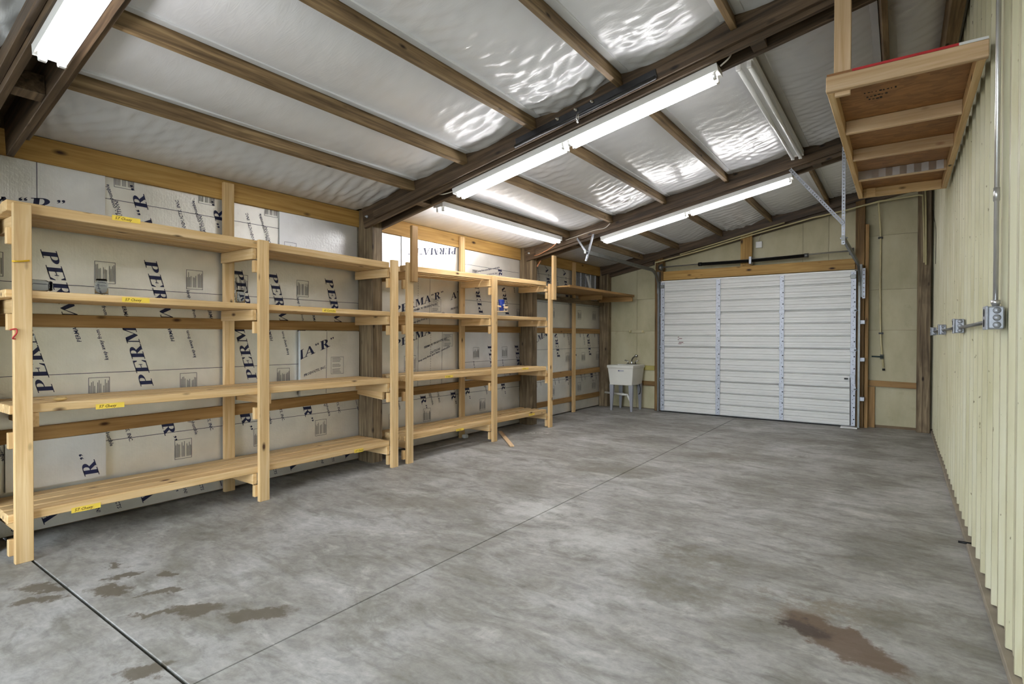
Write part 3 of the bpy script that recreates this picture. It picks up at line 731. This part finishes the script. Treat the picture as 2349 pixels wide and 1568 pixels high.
for px, py, tx, sz, zz in ((290, 503, '57 Chevy', .17, None), (312, 688, '57 Chevy', .17, None), (253, 930, '57 Chevy', .165, None), (198, 1164, '57 Chevy', .16, None), (755, 712, '69 Corvette', .15, None), (823, 1033, '57 Chevy', .11, None)):
    label_tape(u1, px, py, tx, XT, sz)
for px, py, sz in ((1030, 863, .14), (1205, 845, .16), (1055, 985, .14), (1220, 950, .15)): label_tape(u2, px, py, '57 Chevy', XT, sz, .026)
# far wall shelf
ws = tag(empty('wall_shelf', (-4.5, 8.5, 2.16)), 'plywood wall shelf with bracket arms above the sink corner', 'shelf')
board('shelf_panel', (-4.53, 7.28, 2.165), (-4.53, 9.76, 2.165), .78, .024, M_girt, ws, wdir=(1, 0, 0))
board('front_strip', (-4.13, 7.28, 2.165), (-4.13, 9.76, 2.165), .04, .02, M_girt, ws)
board('wall_ledger', (-4.85, 7.27, 2.045), (-4.85, 9.9, 2.045), .09, .04, M_post, ws)
board('bracket_arm', (-4.87, 8.95, 2.107), (-4.40, 8.95, 2.107), .088, .04, M_girt, ws); board('bracket_arm', (-4.87, 9.72, 2.107), (-4.14, 9.72, 2.107), .088, .04, M_girt, ws)
tag(board('white_strip', (-4.87, 9.48, 2.185), (-4.90, 9.33, 2.56), .06, .02, M_white, None, wdir=(0, 1, .3)), 'white plastic strip leaning upright on the plywood wall shelf', 'strip')
# ================================================================== loft shelf hung by the ribbed wall
lf = tag(empty('loft_shelf', (0, 5.2, 2.84)), 'hanging lumber loft shelf with strand board deck beside the ribbed wall', 'shelf')
LZ0, LZ1 = 2.842, 2.932; LM = (LZ0+LZ1)/2
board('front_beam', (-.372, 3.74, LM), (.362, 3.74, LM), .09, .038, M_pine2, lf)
board('side_beam', (-.35, 3.76, LM), (-.35, 6.78, LM), .09, .038, M_pine, lf); board('side_beam', (.335, 3.76, LM), (.335, 6.78, LM), .09, .038, M_pine, lf)
board('back_beam', (-.33, 6.76, LM), (.315, 6.76, LM), .09, .038, M_pine, lf)
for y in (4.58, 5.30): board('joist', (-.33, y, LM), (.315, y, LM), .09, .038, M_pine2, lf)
board('block', (-.30, 6.735, LM), (-.22, 6.735, LM), .085, .02, M_pine, lf)
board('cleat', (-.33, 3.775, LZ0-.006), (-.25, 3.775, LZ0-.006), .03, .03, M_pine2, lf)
box('deck_panel', -.368, .36, 3.725, 6.78, LZ1+.0005, LZ1+.0145, M_osb, lf)
box('red_edge', -.24, .24, 3.7215, 3.7245, LZ1+.0005, LZ1+.0145, M_red, lf); box('white_edge', .24, .36, 3.7215, 3.7245, LZ1+.0005, LZ1+.0145, M_white, lf)
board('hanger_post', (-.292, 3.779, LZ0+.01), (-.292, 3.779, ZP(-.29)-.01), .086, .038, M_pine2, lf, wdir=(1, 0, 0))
pr_ = []
for i in range(13): x = -.33+i*.052; pr_ += [(x, 6.0+(.008 if i % 2 else 0))]
extrude_profile('metal_strip', [(a, b) for a, b in pr_]+[(a, b+.006) for a, b in reversed(pr_)], LZ0+.012, LZ1-.002, 'Z', M_conduit, lf)
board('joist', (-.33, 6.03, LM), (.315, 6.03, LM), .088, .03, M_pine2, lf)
rs = random.Random(3)
for row, (yy, n) in enumerate(((4.10, 9), (4.17, 6), (4.22, 4))):      # smudged lumber stamps under the deck
    for i in range(n):
        x = -.20+.02*i+.01*row; box('ink_stamp', x, x+rs.uniform(.006, .016), yy+rs.uniform(-.006, .006), yy+rs.uniform(.010, .022), LZ1-.0006, LZ1+.0004, M_dark, lf)
# ================================================================== overhead door
dr = tag(empty('door_1', (-2.1, YD, 0)), 'white ribbed sectional overhead door of four panels', 'door', kind='structure')
DX0, DX1 = atY(1515, 800, YD).x, atY(1963, 800, YD).x
SX = [(atY(a, 800, YD).x, atY(b, 800, YD).x) for a, b in ((1515, 1524), (1642, 1652), (1788, 1798), (1951, 1963))]
HZ = [0.012, .605, 1.205, 1.815, 2.425]
for k in range(4):
    z0, z1 = HZ[k]+.003, HZ[k+1]-.003; hgt = z1-z0; pr_ = [(YD+.05, z0)]
    for t in range(3):
        a = z0+hgt*t/3; d = hgt/3
        pr_ += [(YD+.034, a), (YD+.034, a+.013), (YD, a+.018), (YD, a+d*.28), (YD+.009, a+d*.31), (YD+.009, a+d*.48), (YD, a+d*.52), (YD, a+d*.76), (YD+.009, a+d*.79), (YD+.009, a+d*.94), (YD+.002, a+d*.97)]
    pr_ += [(YD+.002, z1), (YD+.05, z1)]
    sec = extrude_profile('door_section', pr_, DX0, DX1, 'X', M_doorw, dr)
    for x0, x1 in SX:
        st = box('stile', x0, x1, YD-.008, YD+.002, z0+.01, z1-.012, M_galv, sec, .002)
        bm = bmesh.new()
        for q in range(9):
            zz = z0+.05+q*(hgt-.1)/8; xx = (x0+x1)/2+(.016 if q % 3 == 1 else 0); r = .0045 if q % 3 != 1 else .009
            bm_box(bm, xx-r, xx+r, YD-.0095, YD-.007, zz-r, zz+r)
        mesh_obj('fastener', bm_mesh(bm, 'fastener'), M_dark, sec)['kind'] = 'stuff'
        if k < 3: box('hinge', x0-.008, x1+.008, YD-.016, YD-.004, z1-.035, z1+.028, M_galv, sec, .003)
    if k == 3: box('top_rail', DX0, DX1, YD-.014, YD+.03, z1-.022, z1+.002, M_white, sec)
    if k == 0: box('bottom_seal', DX0, DX1, YD+.005, YD+.045, -.004, z0+.002, M_rubber, sec)
    for s, xx in ((-1, DX0), (1, DX1)): tube('roller', [(xx-.02*s, YD-.02, z1-.01), (xx+.05*s, YD-.02, z1-.01)], .008, M_steel, sec)
for x0, x1 in ((DX0+.0, DX0+.07), (DX1-.075, DX1)): box('top_bracket', x0, x1, YD-.03, YD-.002, 2.29, 2.35, M_steel, dr, .004)
p = atY(1942, 868, YD); box('lock_handle', p.x-.03, p.x+.02, YD-.035, YD-.012, p.z-.012, p.z+.012, M_black, dr, .004)
p = atY(1958, 868, YD); box('lock_plate', p.x-.05, p.x+.02, YD-.022, YD-.004, p.z-.08, p.z+.06, M_galv, dr, .004)
tube('lift_cable', [atY(1950, 866, YD-.03), atY(1950, 975, YD-.03)], .006, M_steel, dr)
p = atY(1945, 984, YD-.12); box('foot_plate', p.x-.10, p.x+.12, YD-.16, YD-.02, .002, .018, M_white, dr, .004)
for dx, zc, ww in ((0, 1.385, .012), (.02, 1.36, .05), (.0, 1.34, .012), (.02, 1.29, .07), (.01, 1.265, .05)):   # faded sticker marks
    p = atY(1556, 780, YD); box('sticker_mark', p.x+dx-.01, p.x+dx+ww, YD-.0015, YD+.0005, zc-.006, zc+.006, plain('faded_red_print', (120, 84, 84), .6), dr)
# tracks
def sweep(bm, pts, a, b):
    """rect bar swept in a plane of constant X: half width a along X, half depth b in plane"""
    rings = []
    for i, p in enumerate(pts):
        d = (Vector(pts[min(i+1, len(pts)-1)])-Vector(pts[max(i-1, 0)])).normalized(); n = Vector((0, -d.z, d.y))
        rings.append([bm.verts.new(Vector(p)+Vector((sx*a, 0, 0))+n*(sy*b)) for sx, sy in ((-1, -1), (1, -1), (1, 1), (-1, 1))])
    for r, q in zip(rings, rings[1:]):
        for k in range(4): bm.faces.new((r[k], r[(k+1) % 4], q[(k+1) % 4], q[k]))
    bm.faces.new(rings[0]); bm.faces.new(rings[-1])
def perf_angle(name, p0, p1, w, parent, n, wdir):
    """perforated steel strip with open holes"""
    p0, p1 = Vector(p0), Vector(p1); L = (p1-p0).length; ax = (p1-p0).normalized(); az = Vector(wdir); az = (az-ax*az.dot(ax)).normalized(); ay = az.cross(ax)
    bm = bmesh.new(); t = .0015; r = w*.17
    bm_box(bm, 0, L, -t, t, -w/2, -r); bm_box(bm, 0, L, -t, t, r, w/2); s = L/n
    for k in range(n+1): bm_box(bm, max(0, k*s-s/2+r*.9), min(L, k*s+s/2-r*.9), -t, t, -r, r)
    bm_box(bm, 0, L, -t, w*.7, w/2-2*t, w/2)
    M = Matrix(((ax.x, ay.x, az.x, p0.x), (ax.y, ay.y, az.y, p0.y), (ax.z, ay.z, az.z, p0.z), (0, 0, 0, 1)))
    return mesh_obj(name, bm_mesh(bm, name), M_galv, parent, M)
def track(label, X, zt, yend):
    t = tag(empty('door_track', (X, YD-.06, 0)), label, 'door track'); R = .36; yv = YD-.045
    pts = [(X, yv, .01), (X, yv, zt-R)]+[(X, yv-R+R*math.cos(a), zt-R+R*math.sin(a)) for a in [math.radians(q) for q in range(10, 91, 10)]]+[(X, yend, zt)]
    bm = bmesh.new(); sweep(bm, pts, .014, .027); mesh_obj('rail', bm_mesh(bm, 'rail'), M_steel, t)
    return t
tl = track('curved steel door track on the side towards the utility sink', -3.66, 2.60, 6.90)
tr = track('curved steel door track below the loft shelf corner', -.515, 2.47, 6.90)
box('flag_bracket', -3.70, -3.66, YD-.03, YD+.12, 2.2, 2.6, M_steel, tl); box('flag_bracket', -.515, -.48, YD-.03, YD+.12, 2.0, 2.5, M_steel, tr)
for z in (.45, 1.05, 1.62): box('wall_clip', -.51, -.44, YD-.05, YD+.07, z-.03, z+.03, M_galv, tr, .004)
perf_angle('slotted_plate', (-.46, YD-.02, 1.98), (-.46, YD-.02, 2.44), .04, tr, 7, (1, 0, 0))
perf_angle('hanger_angle', (-.515, 6.92, 2.40), (-.515, 6.92, ZP(-.5)-.10), .035, tr, 30, (1, 0, 0))
perf_angle('hanger_brace', (-.515, 6.90, 2.62), (-1.06, 7.04, ZP(-1.06)-.11), .035, tr, 28, (1, 0, .6))
perf_angle('hanger_angle', (-3.66, 6.93, 2.47), (-3.60, 7.04, ZP(-3.60)-.08), .035, tl, 9, (1, 0, 0))
perf_angle('hanger_brace', (-3.66, 6.93, 2.60), (-3.86, 7.03, ZP(-3.86)-.06), .03, tl, 6, (1, 0, .5))
for t, X, z in ((tl, -3.66, 2.60), (tr, -.515, 2.47)): tube('bolt', [(X-.03, 6.93, z), (X+.04, 6.93, z)], .008, M_galv, t)
# torsion spring
sp = tag(empty('torsion_spring', (-2.1, YD-.03, 2.67)), 'black torsion spring on a steel shaft above the overhead door', 'spring')
YS = YD-.01
zs = lambda x: 2.692+.008*(x+2.1)
def sx(px, py): p = atY(px, py, YS); return p.x
xs0, xs1, xc = sx(1606, 607), sx(1850, 585), sx(1722, 596)
tube('shaft', [(sx(1512, 613), YS, zs(-3.6)), (-2.1, YS, 2.70), (sx(1957, 575), YS, zs(-.6)+.015)], .0125, M_conduit, sp)
def coil(x0, x1):
    bm = bmesh.new(); n = int(abs(x1-x0)/.012); pts = []; rad = []
    for i in range(2*n+1):
        x = x0+(x1-x0)*i/(2*n); pts.append((x, YS, zs(x)-.012*math.sin(math.pi*(x-xs0)/(xs1-xs0)))); rad.append(.030 if i % 2 else .0255)
    bm_tube(bm, pts, .03, 10, True, rad); mesh_obj('spring_coil', bm_mesh(bm, 'spring_coil'), M_black, sp)
coil(xs0+.02, xc-.02); coil(xc+.02, xs1-.03)
for x in (xs0, xs1): tube('end_cone', [(x-.03, YS, zs(x)), (x+.03, YS, zs(x))], .034, M_black if x < xc else M_steel, sp, 12)
box('centre_bracket', xc-.02, xc+.02, YS-.05, YS+.085, zs(xc)-.07, zs(xc)+.055, M_galv, sp, .004)
for x in (sx(1512, 613)+.03, sx(1957, 575)-.02): tube('cable_drum', [(x-.03, YS, zs(x)), (x+.03, YS, zs(x))], .062, M_steel, sp, 14, radii=[.05, .062])
# ================================================================== sink
sk = tag(empty('utility_sink', (-4.25, 9.66, 0)), 'white plastic utility sink on grey legs in the corner', 'sink')
bm = bmesh.new()
def loop(x0, x1, y0, y1, z): return [bm.verts.new(p) for p in ((x0, y0, z), (x1, y0, z), (x1, y1, z), (x0, y1, z))]
SXa, SXb, SYa, SYb = -4.515, -3.985, 9.40, 9.96
Ls = [loop(SXa+.045, SXb-.045, SYa+.04, SYb-.04, .485), loop(SXa+.012, SXb-.012, SYa+.01, SYb-.01, .80), loop(SXa, SXb, SYa, SYb, .81), loop(SXa, SXb, SYa, SYb, .858), loop(SXa+.02, SXb-.02, SYa+.02, SYb-.11, .858), loop(SXa+.06, SXb-.06, SYa+.06, SYb-.14, .52)]
for a, b in zip(Ls, Ls[1:]):
    for k in range(4): bm.faces.new((a[k], a[(k+1) % 4], b[(k+1) % 4], b[k]))
bm.faces.new(Ls[0]); bm.faces.new(Ls[-1]); bmesh.ops.bevel(bm, geom=bm.edges[:], offset=.006, segments=1, affect='EDGES')
mesh_obj('tub', bm_mesh(bm, 'tub'), M_plastic, sk)
for sx_, xx in ((1, SXa+.075), (-1, SXb-.075)):
    for sy_, yy in ((1, SYa+.075), (-1, SYb-.075)):
        bm = bmesh.new(); a = []; b = []
        for qx, qy in ((-1, -1), (1, -1), (1, 1), (-1, 1)):
            a.append(bm.verts.new((xx+qx*.042, yy+qy*.030, .50))); b.append(bm.verts.new((xx-sx_*.012+qx*.018, yy+qy*.014, 0.0)))
        for k in range(4): bm.faces.new((a[k], a[(k+1) % 4], b[(k+1) % 4], b[k]))
        bm.faces.new(a); bm.faces.new(b); mesh_obj('leg', bm_mesh(bm, 'leg'), M_greypl, sk)
xd = -4.10
tube('drain_pipe', smooth_path([(xd, 9.62, .50), (xd, 9.62, .30), (xd-.0, 9.62, .20), (xd-.04, 9.64, .175), (xd-.08, 9.66, .22), (xd-.12, 9.67, .30)]), .02, M_plastic, sk)
tube('drain_pipe', [(xd-.10, 9.67, .285), (-4.72, 9.75, .30)], .021, M_plastic, sk); tube('drain_nut', [(-4.31, 9.695, .29), (-4.35, 9.70, .29)], .029, M_plastic, sk)
tube('supply_hose', smooth_path([(-4.03, 9.80, .5), (-4.01, 9.80, .40), (-4.02, 9.8, .32), (-4.05, 9.82, .30)]), .008, M_black, sk)
fa = box('faucet_base', -4.33, -4.13, 9.875, 9.935, .856, .875, M_chrome, sk, .006)
tube('spout', smooth_path([(-4.23, 9.905, .87), (-4.23, 9.905, .93), (-4.20, 9.89, .98), (-4.12, 9.84, 1.03)]), .014, M_chrome, fa)
tube('spray_head', [(-4.12, 9.84, 1.032), (-4.09, 9.82, 1.02)], .026, M_chrome, fa, 10)
for s in (-1, 1):
    tube('handle', [(-4.23+s*.075, 9.905, .87), (-4.23+s*.075, 9.905, .915), (-4.23+s*.14, 9.90, .935)], .012, M_chrome, fa)
p = atY(1424, 850, SYa); box('brand_label', p.x-.055, p.x+.055, SYa-.001, SYa+.008, p.z-.012, p.z+.012, plain('faded_label', (176, 176, 184), .5), sk)
box('label_mark', p.x-.05, p.x-.03, SYa-.002, SYa+.007, p.z-.01, p.z+.01, plain('label_navy', (70, 70, 100), .5), sk)
# ================================================================== pipes, boxes and cables
pp = tag(empty('air_line', (0, 10.0, 2)), 'cream plastic pipe run along the roof line with a drop and valve', 'pipe')
YP = 10.045; YQ = 9.875
P = [atY(x, y, YQ) for x, y in ((1503, 632), (1503, 602), (1600, 576), (1730, 537), (1861, 500), (1940, 482), (2015, 462), (2107, 447), (2117, 448))]
tube('pipe', P, .013, M_pvc, pp); tube('pipe', [atY(2117, 446, YQ), atY(2119, 520, YQ), atY(2120, 602, YQ)], .012, M_pvc, pp); tube('pipe', [atY(2123, 432, YQ-.01), atY(2124, 520, YQ-.01), atY(2124, 607, YQ-.01)], .012, M_pvc, pp)
tube('pipe', [atY(1560, 583, YQ-.02), atY(1660, 553, YQ-.02), atY(1800, 510, YQ-.02)], .012, M_pvc, pp)
tube('drop_pipe', smooth_path([atY(2015, 462, YQ), atY(2018, 500, YQ+.1), atY(2020, 545, YP), atY(2019, 640, YP), atY(2020, 765, YP), atY(2026, 842, YP)], 4), .0125, M_pvc, pp)
p = atY(2027, 845, YP); tube('pipe_end', [p, p-Vector((0, 0, .03))], .018, M_rubber, pp)
for x, y in ((2020, 545), (2021, 764)): p = atY(x, y, YP); box('pipe_clip', p.x-.03, p.x+.03, YP-.018, YP+.05, p.z-.012, p.z+.012, M_black, pp)
p = atY(2023, 818, YP); tube('valve', [p+Vector((0, 0, -.035)), p+Vector((0, 0, .035))], .024, M_steel, pp); tube('valve_lever', [p+Vector((.02, -.03, 0)), p+Vector((-.13, -.03, .005))], .011, M_bluegrey, pp)
p = atY(1741, 561, 10.04); jb = tag(box('junction_box', p.x-.05, p.x+.05, 10.03, 10.079, p.z-.055, p.z+.055, M_white, None, .005), 'small white junction box on the cream wall above the spring', 'junction box')
tag(tube('lamp_cable', [Vector((p.x-.01, 10.06, p.z+.055)), atY(1742, 545, 10.05), atY(1747, 536, 10.05)], .006, M_wire), 'short grey cable rising from the white junction box', 'cable')
p = atY(1460, 760, 10.05); br = tag(empty('bracket_plate', p), 'cream metal bracket plate screwed to the wall above the sink', 'bracket')
box('plate', p.x-.165, p.x+.165, 10.062, 10.081, p.z-.03, p.z+.03, M_cream, br, .004)
for s in (-1, 1): box('bracket_end', p.x+s*.13-.02, p.x+s*.13+.02, 10.03, 10.064, p.z-.022, p.z+.022, M_pvc, br, .004)
# conduit with boxes on the ribbed wall
cr = tag(empty('conduit_run', (.36, 4, 1.5)), 'galvanised conduit with four junction boxes on the ribbed wall', 'conduit')
def jbox(px, zc, first=False):
    y0 = atX(px, 760, XR-.02).y; s = .052
    b = box('junction_box', XR-.076, XR-.018, y0, y0+.104, zc-s, zc+s, M_galv, cr, .006)
    for k in range(3):
        zz = zc+(k-1)*.033; M = Matrix.Translation((XR-.044, y0-.0004, zz)) @ Matrix.Rotation(math.pi/2, 4, 'X')
        lathe('knockout_groove', [(.0148, -.001), (.0148, .001)], M_steel, b, None, 16, M); lathe('knockout', [(.0132, -.001), (.0132, .0018)], M_galv, b, None, 16, M)
    box('cover_lip', XR-.084, XR-.074, y0-.003, y0+.107, zc-s-.003, zc+s+.003, M_galv, b, .003)
    for k in (-1, 1):
        bm = bmesh.new(); bmesh.ops.create_cone(bm, cap_ends=True, segments=12, radius1=.018, radius2=.018, depth=.002)
        mesh_obj('socket_hole', bm_mesh(bm, 'socket_hole'), M_dark, b, Matrix.Translation((XR-.085, y0+.052, zc+k*.024)) @ Matrix.Rotation(math.pi/2, 4, 'Y'))
    return y0
ZC = atX(2290, 728, XR-.04).z
ys = [jbox(2303, ZC), jbox(2212, ZC-.006), jbox(2170, ZC-.01), jbox(2148.5, ZC-.012)]
XC = XR-.044; yv = ys[0]+.05
tube('vertical_conduit', [(XC, yv, ZC+.05), (XC, yv, 3.86)], .0098, M_conduit, cr, 12)
tube('connector', [(XC, yv, ZC+.05), (XC, yv, ZC+.062), (XC, yv, ZC+.064), (XC, yv, ZC+.082)], .017, M_conduit, cr, 12, radii=[.014, .014, .018, .018])
tube('coupling', [(XC, yv, 2.02), (XC, yv, 2.08)], .0125, M_conduit, cr, 12)
for a, b in zip(ys, ys[1:]): tube('conduit', [(XC, a+.104, ZC-.012), (XC, b, ZC-.018)], .0105, M_steel, cr, 10)
# dark steel bar with eye bolt on the rafter ledger
hb = tag(empty('hoist_bar', rpt(-2.0, 3.86, -.05)), 'dark steel bar with bolts and an eye ring on the rafter', 'steel bar')
xa, xb_ = atY(1182, 328, 3.86).x, atY(1505, 176, 3.86).x
board('plate', rpt(xa, 3.868, -.045), rpt(xb_, 3.868, -.045), .07, .008, M_blackbar, hb, wdir=ROOFUP)
tube('lip', [rpt(xa, 3.855, -.082), rpt(xb_, 3.855, -.082)], .016, M_blackbar, hb, 10)
for px, py in ((1280, 272), (1322, 246), (1359, 234)):
    p = atY(px, py, 3.86); q = rpt(p.x, 3.862, -.03); tube('bolt', [q, q+Vector((0, -.012, 0)), q+Vector((0, -.013, 0)), q+Vector((0, -.035, 0))], .01, M_chrome, hb, 8, radii=[.014, .014, .008, .008])
p = rpt(atY(1327, 262, 3.85).x, 3.835, -.085); tube('eye_ring', [p+Vector((.0, .028*math.sin(a)*.6, -.03+.028*math.cos(a))) for a in [math.radians(30*k) for k in range(13)]], .007, M_chrome, hb); tube('eye_shank', [p+Vector((0, .03, .01)), p], .01, M_chrome, hb)
# loose cables
tag(tube('power_cable', smooth_path([(-4.05, 6.86, 2.80), (-4.25, 6.95, 2.72), (-4.5, 7.04, 2.66), (-4.62, 7.05, 2.64)], 5), .006, M_copper), 'orange cable from the strip light end into the rafter', 'cable')
tag(tube('power_cable', smooth_path([rpt(-3.32, 7.0, -.02), rpt(-3.42, 7.03, -.05), rpt(-3.6, 7.035, -.03), rpt(-3.9, 7.035, -.03), rpt(-4.05, 7.03, -.03)], 5), .006, M_wire), 'white cable stapled along the rafter near the door', 'cable')
tag(tube('power_cable', smooth_path([(-3.55, 3.98, ZP(-3.55)-.15), (-3.66, 3.97, ZP(-3.66)-.14), (-3.76, 4.0, ZP(-3.76)-.10)], 5), .005, M_wire), 'white cable entering the lower end of the strip light', 'cable')
tag(tube('power_cable', smooth_path([(-1.05, 3.99, ZP(-1.05)-.15), (-.99, 3.99, ZP(-.99)-.12), (-.97, 4.02, ZP(-.97)-.05)], 5), .006, M_wire), 'white cable leaving the upper end of the strip light', 'cable')
tag(tube('power_cable', smooth_path([(-.96, 4.22, 3.45), (-.955, 4.19, 3.49), (-.955, 4.15, 3.50)], 5), .007, M_wire), 'thick white cable above the unlit strip light', 'cable')
p = atX(1241, 597, -4.66); q = atX(1232, 611, -4.66); tag(board('strap_end', p, q, .022, .004, M_copper, None, wdir=(0, 1, 0), bev=0), 'short tan strap hanging beside the far wall post', 'strap')
tag(tube('wall_wire', smooth_path([atX(2140, 440, XR-.025), atX(2141, 490, XR-.025), atX(2146, 515, XR-.025), atX(2147, 545, XR-.025), atX(2146, 605, XR-.025)], 4), .003, M_black), 'thin black wire hanging on the ribbed wall by the corner', 'wire')
p = atX(2225, 1246, XR-.02); tag(tube('bolt_stub', [p+Vector((.02, 0, 0)), p+Vector((-.06, 0, 0))], .008, M_black), 'black bolt sticking out low on the ribbed wall', 'bolt')
# ================================================================== small loose things
def jar(label, y, x, lying):
    r, h = .038, .11; z = zl((1.671, 1.652), y, .9, 3.925)
    M = Matrix.Translation((x, y, z+.001)) if not lying else Matrix.Translation((x, y, z+r+.001)) @ Matrix.Rotation(-math.pi/2, 4, 'X')
    j = tag(empty('glass_jar', (x, y, z)), label, 'jar', 'empty clear jars on the second shelf'); 
    o = lathe('jar_body', [(.030, 0), (r, .006), (r, h*.74), (.030, h*.86), (.030, h), (.026, h), (.026, h*.86), (r-.004, h*.72), (r-.004, .012), (.01, .010)], M_glass, j, None, 20, M)
    lathe('jar_rim', [(.0315, h*.90), (.033, h*.92), (.033, h*.94), (.0315, h*.96)], M_glass, o, None, 20, M)
jar('clear glass jar standing upright beside a yellow tape label on the shelf', 1.40, -4.47, False)
jar('clear glass jar lying on its side next to the first shelf post', 1.02, -4.47, True)
jar('clear glass jar standing just before the middle shelf post', 2.38, -4.50, False)
cp = tag(empty('blue_cup', (-4.30, 5.83, 1.72)), 'blue plastic cup wedged in a small wooden holder on the post', 'cup')
lathe('cup_body', [(.030, 0), (.036, .10), (.042, .15), (.043, .155), (.040, .155), (.034, .10), (.028, .006)], M_blue, cp, (-4.33, 5.815, 1.725), 18)
for k in range(3): box('white_print', -4.294+.001*k, -4.292+.001*k, 5.795+.017*k, 5.808+.017*k, 1.80, 1.816, M_white, cp)
ch = tag(empty('cup_holder', (-4.35, 5.8, 1.72)), 'little wooden slat holder nailed to the middle post around the blue cup', 'cup holder')
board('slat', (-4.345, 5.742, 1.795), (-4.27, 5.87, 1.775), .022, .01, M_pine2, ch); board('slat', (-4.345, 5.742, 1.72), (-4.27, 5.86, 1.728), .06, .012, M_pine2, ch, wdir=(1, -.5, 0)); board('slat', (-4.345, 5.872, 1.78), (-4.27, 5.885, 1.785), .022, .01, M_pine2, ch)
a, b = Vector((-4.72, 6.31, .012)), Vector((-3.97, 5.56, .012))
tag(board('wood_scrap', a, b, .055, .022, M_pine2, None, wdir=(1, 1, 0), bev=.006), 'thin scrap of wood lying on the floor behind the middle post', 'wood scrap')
p = atZ(1067, 1004, 0.0); tag(box('foam_chunk', p.x-.03, p.x+.03, p.y-.04, p.y+.04, 0, .05, M_foamedge, None, .01), 'small white foam chunk on the floor by the wall stud', 'foam chunk')
p = atZ(131, 917, .965); st = bmesh.new(); bmesh.ops.create_icosphere(st, subdivisions=2, radius=1.0)
for v in st.verts: v.co = Vector((v.co.x*.025, v.co.y*.038, v.co.z*.014+.013))*(1+.12*math.sin(7*v.co.x+5*v.co.y))
tag(mesh_obj('tan_pebble', bm_mesh(st, 'tan_pebble', True), M_stone, None, Matrix.Translation((-4.47, p.y, .9645))), 'tan pebble lying on the third shelf plank', 'pebble')
p = atX(47, 599, XS); tag(tube('twist_tie', [p+Vector((.004, -.04, -.004)), p+Vector((.014, -.01, -.002)), p+Vector((.004, .0, 0)), p+Vector((.012, .04, .008))], .005, M_yellow), 'yellow twist tie stuck on the near shelf post', 'twist tie')
p = atX(31, 764, XS); tag(tube('red_clip', smooth_path([p+Vector((.004, -.018, .02)), p+Vector((.008, .01, .026)), p+Vector((.01, .012, 0)), p+Vector((.008, -.006, -.03)), p+Vector((.004, .008, -.034))], 4), .004, M_red), 'bent red wire clip hooked on the near shelf post', 'clip')
p = atX(67, 770, XS-.01); tag(tube('wire_hook', smooth_path([p+Vector((-.02, 0, .01)), p+Vector((.0, .02, .012)), p+Vector((.01, .024, -.01)), p+Vector((.0, .03, -.03))], 4), .003, M_steel), 'small steel wire hook on the side of the near shelf post', 'hook')
